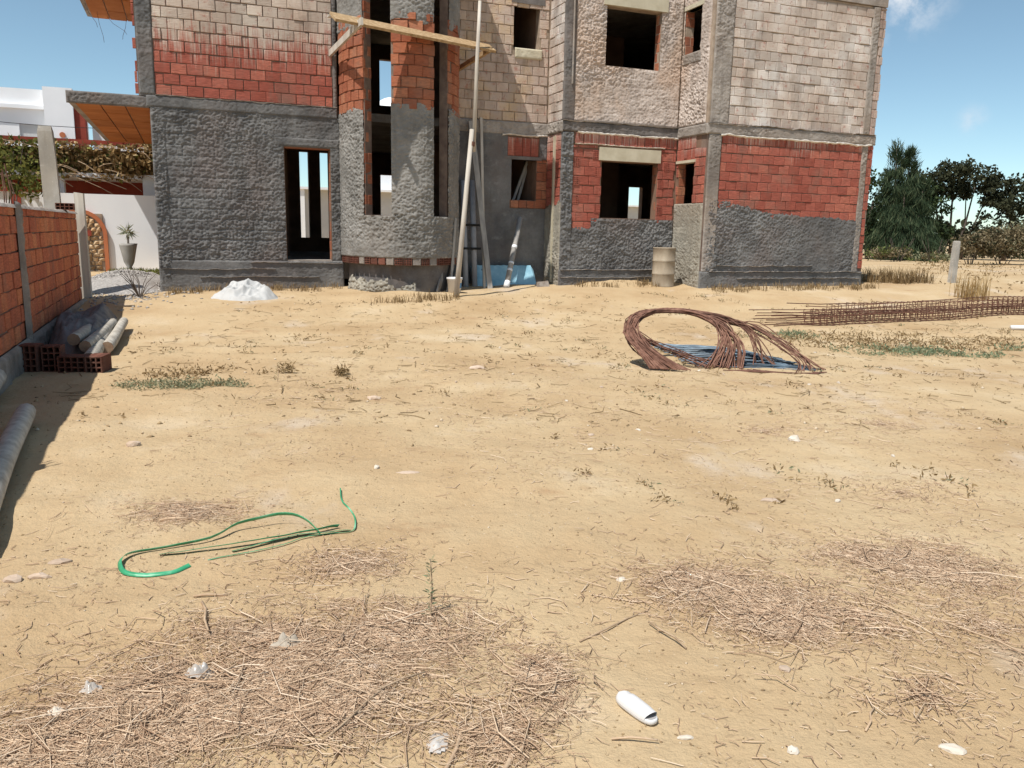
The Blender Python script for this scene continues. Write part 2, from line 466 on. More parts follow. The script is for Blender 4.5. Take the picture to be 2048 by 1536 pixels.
MT['leaf_dark'] = islands('dark_broad_leaf', [(0, (.018, .032, .012)), (.5, (.035, .058, .02)), (1, (.075, .10, .035))], transl=.2, vary=(.9, (.6, .6, .6)))
MT['leaf_olive'] = islands('olive_leaf', [(0, (.028, .034, .018)), (.5, (.05, .056, .03)), (1, (.09, .092, .05))], transl=.2, vary=(.8, (.65, .65, .6)))
MT['needle'] = islands('drooping_needles', [(0, (.018, .035, .018)), (.5, (.042, .07, .034)), (.85, (.085, .115, .06)), (1, (.15, .165, .09))], transl=.2, vary=(1.2, (.6, .65, .6)))
MT['leaf_light'] = islands('light_green_leaf', [(0, (.07, .10, .03)), (.5, (.13, .17, .05)), (1, (.24, .27, .10))], transl=.3)
MT['scrub'] = islands('dry_scrub', [(0, (.09, .07, .04)), (.5, (.17, .135, .075)), (.85, (.25, .20, .12)), (1, (.36, .30, .2))], transl=.2)
MT['vine_dry'] = islands('dry_vine', [(0, (.13, .08, .03)), (.4, (.26, .165, .07)), (.8, (.42, .29, .14)), (1, (.60, .46, .26))], transl=.3)
MT['vine_green'] = islands('green_vine', [(0, (.05, .06, .015)), (.5, (.13, .145, .035)), (1, (.26, .25, .07))], transl=.3)
MT['bark'] = simple('bark', [(0, (.07, .055, .045)), (1, (.16, .13, .11))], scale=6, bs=.5)
MT['concrete_pale'] = cement('pale_concrete_post', (.36, .34, .31), (.50, .47, .43), (.40, .35, .29))
MT['gravel_base'] = simple('gravel_bed', [(0, (.22, .20, .19)), (.5, (.34, .32, .30)), (1, (.46, .43, .41))], scale=22, bs=.9, bscale=30, bdist=.03)
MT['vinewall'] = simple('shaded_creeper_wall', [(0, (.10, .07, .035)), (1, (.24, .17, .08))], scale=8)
MT['weedgrey'] = simple('grey_dead_leaf', [(0, (.22, .18, .14)), (1, (.46, .41, .34))], scale=20)
MT['reed'] = islands('golden_dry_grass', [(0, (.24, .15, .06)), (.5, (.40, .27, .12)), (1, (.55, .41, .22))], transl=.2)

def ground_mat():
    m, t, b = nt('dry_sandy_soil', .97, .12)
    p = pos(t)
    f = mrange(t, noise(t, p, .55, 7, .62), .32, .68, 0, 1, False)
    c = ramp(t, f, [(0, (.41, .285, .16)), (.35, (.47, .34, .20)), (.7, (.51, .385, .235)), (1, (.56, .445, .30))])
    # greyer trampled patches, redder moist earth
    pf = mrange(t, noise(t, pos(t, (1, .6, 1)), .9, 6, .6), .56, .70)
    c = mixc(t, mth(t, 'MULTIPLY', pf, .8), c, (.53, .435, .335))
    rf = mrange(t, noise(t, pos(t, (.7, 1.2, 1)), 1.3, 6, .65), .60, .72)
    c = mixc(t, mth(t, 'MULTIPLY', rf, .75), c, (.38, .245, .14))
    s1 = mrange(t, noise(t, pos(t, (1, 2.2, 1)), 9, 6, .7), .57, .70)
    c = mixc(t, mth(t, 'MULTIPLY', s1, .36), c, (.26, .18, .11))
    s2 = mrange(t, noise(t, p, 46, 4, .6), .62, .74)
    c = mixc(t, mth(t, 'MULTIPLY', s2, .40), c, (.23, .16, .10))
    s3 = mrange(t, noise(t, p, 31, 3, .6), .66, .76)
    c = mixc(t, mth(t, 'MULTIPLY', s3, .6), c, (.58, .49, .38))
    t.links.new(c, b.inputs['Base Color'])
    h = mth(t, 'ADD', mth(t, 'MULTIPLY', noise(t, p, 14, 6, .65), 1.4), mth(t, 'MULTIPLY', noise(t, p, 70, 5, .7), .5))
    bump(t, b, h, .65, .03)
    return m
MT['ground'] = ground_mat()
MT['track'] = simple('far_field', [(0, (.42, .29, .15)), (1, (.56, .42, .25))], scale=.5)

# ------------------------------------------------------------------ ground: one sheet out to the horizon
def axis(fine0, fine1, step, grow, far):
    a = list(np.arange(fine0, fine1 + 1e-6, step))
    s = step; x = fine1
    while x < far:
        s *= grow; x += s; a.append(x)
    s = step; x = fine0; left = []
    while x > -far:
        s *= grow; x -= s; left.append(x)
    return np.array(left[::-1] + a)
xs = axis(-6.5, 9.0, .05, 1.09, 2500)
ys1 = [1.2]
while ys1[-1] < 24:
    ys1.append(ys1[-1] + max(.028, ys1[-1] * .0075))
s = .2; yy = ys1[-1]; tail = []
while yy < 3500:
    s *= 1.1; yy += s; tail.append(yy)
s = .05; yy = 1.2; headl = []
while yy > -1500:
    s *= 1.16; yy -= s; headl.append(yy)
ys = np.array(headl[::-1] + ys1 + tail)
XX, YY = np.meshgrid(xs, ys)
ZZ = zg(XX, YY)
nx, ny = len(xs), len(ys)
idx = np.arange(nx * ny).reshape(ny, nx)
Fq = np.stack([idx[:-1, :-1], idx[:-1, 1:], idx[1:, 1:], idx[1:, :-1]], -1).reshape(-1, 4)
gm = mesh_np('ground', np.stack([XX, YY, ZZ], -1).reshape(-1, 3), Fq, MT['ground'], True)
tag(link(bpy.data.objects.new('ground', gm)), 'dry sandy building plot with trampled ochre soil', 'ground', kind='structure')

# ------------------------------------------------------------------ the unfinished house
HU, HV, HZ = 7.5, 18.0, 0.40
house = uvthing('unfinished_house', 'two-storey unfinished house of grey roughcast and bare clay brick with a rounded stair bay', 'house', HU, HV, HZ)
def L(u, v, z):
    return (u - HU, v - HV, z - HZ)
VA, VB, VC, VD = 18.0, 18.12, 17.3, 16.1
UC, UD = 7.93, 10.96

def spans(lo, hi, cuts):
    out = [(lo, hi)]
    for a, b in cuts:
        nw = []
        for x, y in out:
            if b <= x or a >= y: nw.append((x, y)); continue
            if a > x: nw.append((x, a))
            if b < y: nw.append((b, y))
        out = nw
    return [s for s in out if s[1] - s[0] > 1e-4]

def wall(name, mat, s0, s1, z0, z1, d0, d1, openings=(), axis='u', parent=house, org=L):
    """masonry backing with openings; s runs along u (or v), d is its thickness direction"""
    br = sorted(set([s0, s1] + [min(max(o[i], s0), s1) for o in openings for i in (0, 1)]))
    mb = MB()
    for a, b in zip(br[:-1], br[1:]):
        mid = (a + b) / 2
        for (x, y) in spans(z0, z1, [(o[2], o[3]) for o in openings if o[0] < mid < o[1]]):
            if axis == 'u': mb.box(org(a, d0, x), org(b, d1, y))
            else: mb.box(org(d0, a, x), org(d1, b, y))
    return mb.build(name, mat, parent)

# --- brick pieces
def brick_variant(mat, k, l=.286, h=.189, d=.055, c=.006):
    r = random.Random(k)
    mb = MB()
    j = lambda s: r.uniform(-s, s)
    back = [(0, d, 0), (l, d, 0), (l, d, h), (0, d, h)]
    mid = [(0 + j(.003), c, 0 + j(.003)), (l + j(.003), c, 0 + j(.003)), (l + j(.003), c, h + j(.003)), (0 + j(.003), c, h + j(.003))]
    fr = [(c * 1.4 + j(.004), j(.003), c * 1.2 + j(.003)), (l - c * 1.4 + j(.004), j(.003), c * 1.2 + j(.003)), (l - c * 1.4 + j(.004), j(.003), h - c * 1.2 + j(.003)), (c * 1.4 + j(.004), j(.003), h - c * 1.2 + j(.003))]
    fs = [(8, 9, 10, 11)]
    for a in range(4):
        b = (a + 1) % 4
        fs += [(4 + a, 4 + b, 8 + b, 8 + a), (a, b, 4 + b, 4 + a)]
    mb.add(back + mid + fr, fs)
    return mb
def hole_variant(nxh=3, nzh=4, l=.19, h=.189, d=.055):
    """the end of a hollow brick: a grid of open cells"""
    mb = MB()
    w = .014
    cw = (l - w * (nxh + 1)) / nxh; ch = (h - w * (nzh + 1)) / nzh
    for i in range(nxh + 1):
        x = i * (cw + w); mb.box((x, 0, 0), (x + w, d, h))
    for k in range(nzh + 1):
        z = k * (ch + w)
        for i in range(nxh):
            x = i * (cw + w) + w; mb.box((x, .001, z), (x + cw, d, z + w))
    mb.add([(w, d - .004, w), (l - w, d - .004, w), (l - w, d - .004, h - w), (w, d - .004, h - w)], [(0, 1, 2, 3)])
    return mb
_bm = {}
def bmesh_for(matkey, k):
    key = (matkey, k)
    if key not in _bm:
        _bm[key] = brick_variant(None, k).mesh('brick', MT[matkey])
    return _bm[key]
_hm = {}
def hmesh_for(matkey):
    if matkey not in _hm:
        _hm[matkey] = hole_variant().mesh('brick', MT[matkey])
    return _hm[matkey]

def lay(parent, mapf, s0, s1, z0, z1, matkey, openings=(), keep=None, course=.205, pitch=.297, single=True, seed=0, sep=(0, 0, 0), phase=0.0):
    """lay a running bond; mapf(s, z) -> (local position, rotation about z)"""
    r = random.Random(seed)
    stuff = MB(); n = 0
    row = 0; z = z0
    while z < z1 - .05:
        hrow = min(course, z1 - z)
        cuts = [(o[0], o[1]) for o in openings if o[2] < z + hrow * .6 and o[3] > z + hrow * .4]
        for (a, b) in spans(s0, s1, cuts):
            x = s0 - pitch + phase + (pitch * .5 if row % 2 else 0) + r.uniform(-.03, .03)
            while x < b:
                p0, p1 = max(x, a), min(x + pitch, b)
                if p1 - p0 > .05 and (keep is None or keep((p0 + p1) / 2, z + hrow / 2)):
                    g = .011 + r.uniform(-.006, .010)
                    ps = p0 + g / 2
                    ln = (p1 - p0 - g) / .286; hz = (hrow - .013 + r.uniform(-.010, .004)) / .189
                    loc, rz = mapf(ps, z + .007)
                    off = r.uniform(-.010, .007)
                    M = Matrix.Translation(loc) @ Matrix.Rotation(rz, 4, 'Z') @ Matrix.Translation((0, off, r.uniform(-.003, .003))) @ Matrix.Rotation(r.uniform(-.014, .014), 4, 'Y') @ Matrix.Diagonal((ln, 1, hz, 1))
                    if single:
                        o = bpy.data.objects.new('brick', bmesh_for(matkey, r.randrange(5)))
                        COL.objects.link(o); o.parent = parent; o.matrix_local = M
                    else:
                        v = brick_variant(None, r.randrange(200))
                        stuff.add([M @ Vector(p) for p in v.v], v.f)
                    n += 1
                x += pitch
        z += course; row += 1
    if not single and n:
        tag(stuff.build('bricks', MT[matkey], parent), kind='stuff')
    return n
def flat(v, du=0.0):
    return lambda s, z: (Vector(L(s, v, z)), 0.0)
def ret(u, vmax):
    # returns face -u; s is measured from the inner corner towards the camera
    return lambda s, z: (Vector(L(u, vmax - s, z)), -math.pi / 2)

def coat(name, parent, mapf, s0, s1, z0, z1, mat, keep=None, base=.012, amp=.010, res=.017, seed=0, groove=.005, lump=.0, taper=True, courseoff=0.0, org=L, fine=1.0):
    ns = max(3, int((s1 - s0) / res) + 1); nzv = max(3, int((z1 - z0) / res) + 1)
    S, Z = np.meshgrid(np.linspace(s0, s1, ns), np.linspace(z0, z1, nzv))
    K = np.ones_like(S, bool) if keep is None else keep(S, Z)
    h = amp * (1.1 * fine * vn(S * 30, Z * 44, seed + 1) + .9 * (.5 - np.abs(vn(S * 17, Z * 24, seed + 2))) + .45 * vn(S * 6, Z * 7, seed + 3) + .35 * vn(S * 2.2, Z * 2.2, seed + 4))
    h = h * np.clip(.55 + .75 * (vn(S * .9, Z * 1.1, seed + 11) + .5), .50, 1.5)
    if lump: h = h + lump * np.maximum(0, vn(S * 9, Z * 8, seed + 5) - .25)
    if groove:
        ph = ((Z - courseoff) / .205) % 1.0
        rowi = np.floor((Z - courseoff) / .205)
        hj = np.exp(-((np.minimum(ph, 1 - ph)) / .07) ** 2)
        pv = ((S / .297) + .5 * (rowi % 2)) % 1.0
        vj = np.exp(-((np.minimum(pv, 1 - pv)) / .04) ** 2)
        vis = np.clip(.55 + .9 * vn(S * 1.3, Z * 1.3, seed + 7), 0, 1)
        h = h - groove * vis * np.maximum(hj, .8 * vj)
    h = h + base
    # interior distance, to feather ragged edges into the wall
    D = np.zeros_like(S); cur = K.copy()
    if taper:
        cur[0, :] = False; cur[-1, :] = False; cur[:, 0] = False; cur[:, -1] = False
    for i in range(3):
        D += cur
        e = cur.copy()
        e[1:-1, 1:-1] = cur[1:-1, 1:-1] & cur[:-2, 1:-1] & cur[2:, 1:-1] & cur[1:-1, :-2] & cur[1:-1, 2:]
        cur = e
    if taper or keep is not None:
        h = np.where(D <= 0, -.018, np.where(D == 1, h * .8, h))
    U_, V_, Z_ = mapf(S, Z, h)
    o0 = org(0, 0, 0)
    P = np.stack([U_ + o0[0], V_ + o0[1], Z_ + o0[2]], -1).reshape(-1, 3)
    idx = np.arange(ns * nzv).reshape(nzv, ns)
    KK = K[:-1, :-1] & K[:-1, 1:] & K[1:, 1:] & K[1:, :-1]
    Fq = np.stack([idx[:-1, :-1], idx[:-1, 1:], idx[1:, 1:], idx[1:, :-1]], -1)[KK]
    if len(Fq) == 0: return None
    used = np.unique(Fq); rm = np.full(len(P), -1); rm[used] = np.arange(len(used))
    return link(bpy.data.objects.new(name, mesh_np(name, P[used], rm[Fq], mat, True)), parent)
def cf(v):
    return lambda s, z, h: (s, v - h, z)
def cr(u):
    return lambda s, z, h: (u - h, s, z)
def seamline(parent, mapf, s0, s1, z, amp=.012, th=.022, seed=0, org=L, mat='seam', slope=0):
    """squeezed-out mortar along an edge"""
    n = int((s1 - s0) / .03) + 2
    S = np.linspace(s0, s1, n)
    zc = z + slope * (S - s0) + amp * vn(S * 4, S * 0 + seed, seed) + .5 * amp * vn(S * 15, S * 0 + 3, seed)
    hh = th * (.65 + .7 * np.abs(vn(S * 11, S * 0 + 7, seed + 2)))
    rows = []
    for k, (dz, dh) in enumerate(((-1.0, -.02), (-.5, .036), (.4, .044), (1.0, -.02))):
        u, v, zz = mapf(S, zc + dz * hh, np.full_like(S, dh) + .006 * vn(S * 20, S * 0 + k, seed))
        rows.append(np.stack([u, v, zz], -1))
    o0 = np.array(org(0, 0, 0))
    P = np.concatenate(rows) + o0
    i = np.arange(n - 1); F = []
    for k in range(3):
        F.append(np.stack([k * n + i, k * n + i + 1, (k + 1) * n + i + 1, (k + 1) * n + i], -1))
    return link(bpy.data.objects.new('mortar_seam', mesh_np('mortar_seam', P, np.concatenate(F), MT[mat], True)), parent)
def hole_brick(parent, loc, rz=0, sx=1.0, matkey='brick_red'):
    o = bpy.data.objects.new('brick', hmesh_for(matkey)); COL.objects.link(o); o.parent = parent
    o.matrix_local = Matrix.Translation(loc) @ Matrix.Rotation(rz, 4, 'Z') @ Matrix.Diagonal((sx, 1, 1, 1))
    return o

G0 = -.15   # foundations start below the soil
DOOR = (1.955, 2.885, .955, 3.275)
# ---- left block (A)
wA = wall('wall', MT['inner'], -.52, 3.12, G0, 3.90, VA + .02, VA + .26, [DOOR])
wA2 = wall('wall', MT['mortar'], -.45, 3.05, 4.09, 7.05, VA + .02, VA + .24)
inD = lambda S, Z: ~((S > DOOR[0] - .0) & (S < DOOR[1] + .0) & (Z > DOOR[2]) & (Z < DOOR[3]))
coat('plaster_coat', wA, cf(VA), -.55, 3.10, .93, 3.92, MT['plaster'], inD, seed=10, amp=.013, lump=.012, groove=.016, courseoff=.95)
coat('plaster_coat', wA, cf(VA), -.56, -.30, .3, 3.9, MT['plaster'], None, seed=14, base=.018, amp=.02, lump=.03, groove=0)
coat('plinth', house, cf(VA - .022), -.56, 3.14, G0, .945, MT['plaster'], None, seed=20, amp=.006, groove=.0, base=.012)
for k, (zz, a0, a1) in enumerate(((.60, .2, 2.6), (.77, -.5, 1.7), (.90, 1.2, 3.1))):
    seamline(house, cf(VA - .022), a0, a1, zz, .016, .006, seed=30 + k, mat='concrete')
coat('lintel', house, cf(VA - .018), 1.76, 3.09, 3.29, 3.47, MT['plaster'], None, seed=22, amp=.007, groove=0)
MB().box(L(1.93, VA + .03, 3.262), L(2.91, VA + .25, 3.30)).build('lintel', MT['brick_bay'], house)
# brick jamb of the doorway, seen edge on
lay(wA, lambda s, z: (Vector(L(DOOR[1] + .0, VA + .24 - s, z)), -math.pi / 2), 0, .22, .96, 3.25, 'brick_bay', seed=3, pitch=.22, single=False)
MB().box(L(DOOR[0], VA - .03, .90), L(DOOR[1], VA + .26, .962)).build('threshold', MT['concrete'], house)
coat('slab', house, cf(VA - .012), -.62, 3.06, 3.885, 4.115, MT['plaster'], None, seed=24, amp=.007, groove=0, base=.02)
seamline(house, cf(VA), -.45, 3.05, 4.118, .012, .014, seed=26, mat='concrete')
lay(wA2, flat(VA), -.44, 2.97, 4.125, 7.05, 'brick_A_up', keep=lambda s, z: z < 6.30, seed=41)
lay(wA2, flat(VA), -.44, 2.97, 6.175, 7.05, 'brick_A_up', keep=lambda s, z: z >= 6.26, seed=42, single=False)
wcol = wall('column', MT['concrete_dark'], -.74, -.44, 4.09, 7.05, VA - .004, VA + .26)
coat('column', house, cf(VA - .006), -.73, -.44, 4.12, 7.05, MT['plaster'], None, seed=44, amp=.010, lump=.014, groove=0, base=.014)
lay(wcol, flat(VA), -.80, -.73, 4.12, 7.05, 'brick_red', seed=45, single=False, pitch=.09)
coat('column', house, cf(VA + .012), 2.97, 3.07, 3.95, 7.05, MT['concrete_dark'], None, seed=46, amp=.008, groove=0)  # recessed strip coloured dark, standing in for the joint gap beside the bay
# ---- balcony slabs on the left end, ceiling blocks underneath
for (u0, u1, v1, zb, zt) in ((-2.0, -.56, 26.3, 3.887, 4.085), (-2.2, -.80, 25.85, 7.05, 7.25)):
    bal = MB().box(L(u0, VA + .02, zb + .03), L(u1, v1, zt)).build('balcony', MT['concrete'], house)
    nU = 3
    wd = (u1 - u0 - .12) / nU
    for i in range(nU):
        k = 0; vv = VA + .10
        while vv < v1 - .1:
            ln = min(1.35, v1 - .03 - vv)
            a = u0 + .12 + i * wd
            MB().box(L(a + .012, vv + .01, zb + .004 * ((i + k) % 2)), L(a + wd - .012, vv + ln - .012, zb + .04)).build('ceiling_block', MT['hourdis'], bal)
            vv += ln; k += 1
    coat('fascia', bal, cf(VA + .01), u0, u1, zb - .02, zt + .01, MT['concrete_dark'], None, seed=50 + int(zb), amp=.012, groove=0, base=.015)
    # twisted reinforcement wires left hanging from the edge
    if zb > 5:
        for (uu, vv, dz, dx) in ((-2.1, 24.2, .55, .25), (-1.9, 25.0, .75, .12), (-1.7, 25.5, .4, .45), (-1.25, 25.7, .5, -.12)):
            MB().tube([L(uu, vv, zb), L(uu + dx * .3, vv, zb - dz * .4), L(uu + dx * .9, vv, zb - dz * .8), L(uu + dx, vv, zb - dz)], .006, 4).build('tie_wire', MT['rust_dark'], bal)

# ---- rounded stair bay
EC, EA, EB = 4.35, 1.25, 1.75
tt = np.radians(np.linspace(181, -1, 800))
ex = EC + EA * np.cos(tt); ey = VA - EB * np.sin(tt)
es = np.concatenate([[0], np.cumsum(np.hypot(np.diff(ex), np.diff(ey)))])
SL = es[-1]
def s_of(deg): return float(np.interp(-math.radians(deg), -tt, es))
def bay(S, Z, h):
    u = np.interp(S, es, ex); v = np.interp(S, es, ey)
    t = np.interp(S, es, tt)
    nxv = np.cos(t) / EA; nyv = -np.sin(t) / EB
    ln = np.hypot(nxv, nyv)
    return u + nxv / ln * h, v + nyv / ln * h, Z
def baymap(s, z):
    t = float(np.interp(s, es, tt)); u = float(np.interp(s, es, ex)); v = float(np.interp(s, es, ey))
    return Vector(L(u, v, z)), math.atan2(EB * math.cos(t), EA * math.sin(t))
SLOT1 = (s_of(140), s_of(114.5)); SLOT2 = (s_of(75), s_of(57))
ZS = 1.92; BZ0 = .96
slots = [(SLOT1[0], SLOT1[1], ZS, 9), (SLOT2[0], SLOT2[1], ZS, 9)]
def bay_wall():
    mb = MB()
    br = sorted(set([0, SL, *SLOT1, *SLOT2] + list(np.linspace(0, SL, 46))))
    br = [x for i, x in enumerate(br) if i == 0 or x - br[i - 1] > 1e-5]
    for a, b in zip(br[:-1], br[1:]):
        mid = (a + b) / 2
        zt = ZS if any(q[0] < mid < q[1] for q in slots) else 7.1
        vs = []
        for z in (BZ0, zt):
            for s_, h in ((a, -.02), (b, -.02), (b, -.20), (a, -.20)):
                u, v, _ = bay(np.array(s_), z, h); vs.append(L(float(u), float(v), z))
        mb.add(vs, [(3, 2, 1, 0), (4, 5, 6, 7), (0, 1, 5, 4), (1, 2, 6, 5), (2, 3, 7, 6), (3, 0, 4, 7)])
    return mb.build('stair_bay', MT['mortar'], house)
wBay = bay_wall()
wBay['label'] = 'rounded stair bay with two tall narrow slots'
def notslot(S, Z):
    k = np.ones_like(S, bool)
    for q in slots: k &= ~((S > q[0]) & (S < q[1]) & (Z > q[2]))
    return k
p1 = (SLOT1[0] + SLOT1[1]) / 2
lowtop = lambda S: np.where(S < p1, 4.0 + .04 * vn(S * 6, S * 0, 3) + .03 * vn(S * 21, S * 0, 4), 4.07 + .02 * vn(S * 5, S * 0, 9) + .015 * vn(S * 20, S * 0, 4))
uptop = lambda S: np.where(S < p1, 5.52 + .09 * vn(S * 5, S * 0, 5), 5.58 + .08 * vn(S * 4, S * 0, 6))
coat('plaster_coat', wBay, bay, 0, SL, BZ0 + .10, 4.12, MT['plaster_bay'], lambda S, Z: notslot(S, Z) & (Z < lowtop(S)), seed=60, amp=.012, lump=.010, groove=.006, base=.014)
coat('plaster_coat', wBay, bay, 0, SL, 5.35, 7.08, MT['plaster_bay'], lambda S, Z: notslot(S, Z) & (Z > uptop(S)), seed=66, amp=.011, lump=.008, groove=.006)
lay(wBay, baymap, .02, SL - .02, 3.96, 5.75, 'brick_bay', openings=slots, seed=61, keep=lambda s, z: s < s_of(50), pitch=.29)
lay(wBay, baymap, s_of(50), SL - .02, 3.96, 5.75, 'brick_bay', seed=62, pitch=.29, single=False)
# bottom course: brick ends showing their cells, some mortared shut
r_ = random.Random(4)
s_ = .06
while s_ < SL - .3:
    loc, rz = baymap(s_, BZ0 - .03)
    if r_.random() < .4: hole_brick(wBay, loc, rz, .85, 'brick_dark')
    else:
        o = bpy.data.objects.new('brick', bmesh_for('brick_dark' if r_.random() < .3 else 'concrete', r_.randrange(5))); COL.objects.link(o); o.parent = wBay
        o.matrix_local = Matrix.Translation(loc) @ Matrix.Rotation(rz, 4, 'Z') @ Matrix.Diagonal((.56, 1, .85, 1))
    s_ += .185
# toothed brick ends at the slot edges
for (s0_, zs) in ((SLOT1[0] - .10, (6.35, 5.32, 4.75)), (SLOT2[0] - .13, (6.25, 5.55))):
    for z in zs:
        loc, rz = baymap(s0_, z); hole_brick(wBay, loc + Vector((0, -.018, 0)), rz, .5, 'brick_bay')
# jamb faces
def jamb(s_, sign, z0, z1, key, seed):
    u0, v0, _ = bay(np.array(s_), 0, -.012); t_ = baymap(s_, 0)[1]
    rz = t_ + (math.pi / 2 if sign > 0 else -math.pi / 2)
    def mp(s, z):
        # s runs inwards through the wall thickness
        u, v, _ = bay(np.array(s_), 0, -.012 - (s if sign > 0 else .19 - s))
        return Vector(L(float(u), float(v), z)), rz
    lay(wBay, mp, 0, .19, z0, z1, key, seed=seed, pitch=.19, single=False)
jamb(SLOT1[0], 1, ZS, 6.9, 'brick_bay', 71)
# base under the overhanging bay
mb = MB()
for a, b in zip(np.linspace(.1, SL - .1, 24)[:-1], np.linspace(.1, SL - .1, 24)[1:]):
    vs = []
    for z in (G0, BZ0 + .01):
        for s2, h in ((a, -.14), (b, -.14), (b, -.32), (a, -.32)):
            u, v, _ = bay(np.array(s2), z, h); vs.append(L(float(u), float(v), z))
    mb.add(vs, [(3, 2, 1, 0), (4, 5, 6, 7), (0, 1, 5, 4), (1, 2, 6, 5), (2, 3, 7, 6), (3, 0, 4, 7)])
mb.build('foundation', MT['concrete_dark'], house)
coat('mortar_footing', house, lambda S, Z, h: bay(S, Z, h - .11 + .10 * np.clip((.82 - Z) / .4, 0, 1)), .45, 2.35, .2, .84, MT['plaster_ret'],
     lambda S, Z: Z < .62 + .10 * vn(S * 3, S * 0, 7) + .05 * vn(S * 14, S * 0, 8) - .1 * (S > 1.75), seed=80, amp=.02, lump=.02, groove=0)
# roof over the stairs: a plain projecting slab
MB().box(L(3.15, 16.30, 7.08), L(6.10, VB + .1, 7.30)).build('roof_slab', MT['concrete'], house)

# ---- recess (B)
BW1 = (7.05, 7.685, 2.37, 3.285); BW2 = (7.05, 7.68, 5.725, 6.67)
wB = wall('wall', MT['inner'], 5.4, UC + .1, G0, 3.86, VB + .02, VB + .24, [BW1])
wB2 = wall('wall', MT['mortar_cream'], 5.4, UC + .1, 4.07, 7.05, VB + .02, VB + .24, [BW2])
soldier = (6.95, 7.74, 3.36, 3.80); jr = (7.685, 7.95, 2.2, 3.30); sillb = (7.02, 7.95, 2.19, 2.37)
def keepB(S, Z):
    k = ~((S > BW1[0]) & (S < BW1[1]) & (Z > BW1[2]) & (Z < BW1[3]))
    for q in (soldier, jr, sillb): k &= ~((S > q[0]) & (S < q[1]) & (Z > q[2]) & (Z < q[3]))
    return k
coat('plaster_coat', wB, cf(VB), 5.45, 7.95, .2, 3.86, MT['plaster'], keepB, seed=90, amp=.008, groove=.006)
lay(wB, flat(VB), soldier[0], soldier[1], soldier[2], soldier[3], 'brick_D_low', pitch=.2, course=.42, seed=91)
lay(wB, flat(VB), jr[0], jr[1], jr[2], jr[3], 'brick_bay', seed=92)
lay(wB, flat(VB), sillb[0], sillb[1], sillb[2], sillb[3], 'brick_bay', seed=93, pitch=.2)
MB().box(L(6.86, VB - .02, 3.285), L(7.80, VB + .22, 3.36)).build('lintel', MT['concrete_dark'], house)
coat('slab', house, cf(VB - .012), 5.6, UC, 3.83, 4.12, MT['concrete'], None, seed=94, amp=.010, groove=0, base=.02)
seamline(house, cf(VB - .02), 6.8, UC, 3.83, .014, .02, seed=95)
lay(wB2, flat(VB), 5.62, UC - .02, 4.13, 7.05, 'brick_B_up', openings=[BW2, (7.0, 7.75, 5.52, 5.74)], seed=96, single=False)
coat('sill', house, cf(VB - .03), 7.08, 7.75, 5.50, 5.725, MT['lintel'], None, seed=97, amp=.005, groove=0, base=.02)
MB().box(L(6.98, VB - .015, 6.67), L(7.8, VB + .22, 6.80)).build('lintel', MT['concrete_dark'], house)
# ---- returns and block C
CW1 = (8.97, 10.455, 2.0, 3.28); CW2 = (8.95, 10.36, 5.37, 6.63)
wBC = wall('wall', MT['inner'], VC + .24, VB + .02, G0, 3.86, UC + .02, UC + .24, axis='v')
wBC2 = wall('wall', MT['mortar_cream'], VC + .24, VB + .02, 4.07, 7.05, UC + .02, UC + .24, axis='v')
lay(wBC2, ret(UC, VB), .02, VB - VC, 4.13, 7.05, 'brick_cream', seed=100, single=False)
lay(wBC, ret(UC, VB), .02, VB - VC - .02, 2.25, 3.86, 'brick_cream', seed=101, single=False)
coat('plaster_coat', wBC, cr(UC), VC - .02, VB, .25, 2.4, MT['plaster_ret'], lambda S, Z: Z < 2.28 + .12 * vn(S * 6, S * 0, 4), seed=102, amp=.013, lump=.01, groove=0)
coat('slab', house, cr(UC - .012), VC - .03, VB, 3.86, 4.12, MT['concrete'], None, seed=103, amp=.012, groove=0, base=.02)
MB().box(L(UC - .045, VC + .30, .5), L(UC + .0, VC + .36, 3.8)).build('batten', MT['lintel'], house)

wC = wall('wall', MT['inner'], UC + .02, UD + .02, G0, 3.90, VC + .02, VC + .24, [CW1])
wC2 = wall('wall', MT['mortar_cream'], UC + .02, UD + .02, 4.08, 7.05, VC + .02, VC + .24, [CW2])
def keepC(S, Z):
    top = np.where(S < 8.72, 1.78 + .03 * vn(S * 8, S * 0, 2), 1.99)
    return Z < top
coat('plaster_coat', wC, cf(VC), 8.15, UD, .78, 2.0, MT['plaster'], keepC, seed=110, amp=.013, lump=.01, groove=.003)
coat('plinth', house, cf(VC - .02), UC + .0, UD, .1, .80, MT['plaster'], None, seed=111, amp=.008, groove=0)
for k, zz in enumerate((.80, .62)):
    seamline(house, cf(VC - .02), UC + .05, UD - .1, zz, .010, .010, seed=112 + k, mat='concrete')
coat('column', house, cf(VC - .004), UC - .0, 8.24, .75, 3.88, MT['plaster'], None, seed=114, amp=.016, lump=.05, groove=0, base=.015)
lay(wC, flat(VC), 8.22, UD - .02, 1.70, 3.62, 'brick_D_low', openings=[CW1, (8.85, 10.52, 3.27, 3.62)], keep=lambda s, z: z > 2.0 or s < 8.75, seed=115)
lay(wC, flat(VC), 8.25, UD - .02, 3.63, 3.89, 'brick_D_low', course=.26, pitch=.2, seed=116, single=False)
for (uu, zz) in ((8.80, 2.10), (8.80, 2.50), (8.80, 2.92), (8.72, 3.32), (8.24, 2.3), (8.24, 2.72), (8.24, 3.13), (10.47, 2.1), (10.47, 2.72), (10.62, 3.12)):
    hole_brick(wC, Vector(L(uu, VC - .012, zz)), 0, .78, 'brick_red')
lint = MB().box(L(8.88, VC - .045, 3.295), L(10.50, VC + .20, 3.585)).build('lintel', MT['lintel'], house)
lint = MB().box(L(8.86, VC - .045, 6.64), L(10.50, VC + .20, 6.93)).build('lintel', MT['lintel'], house)
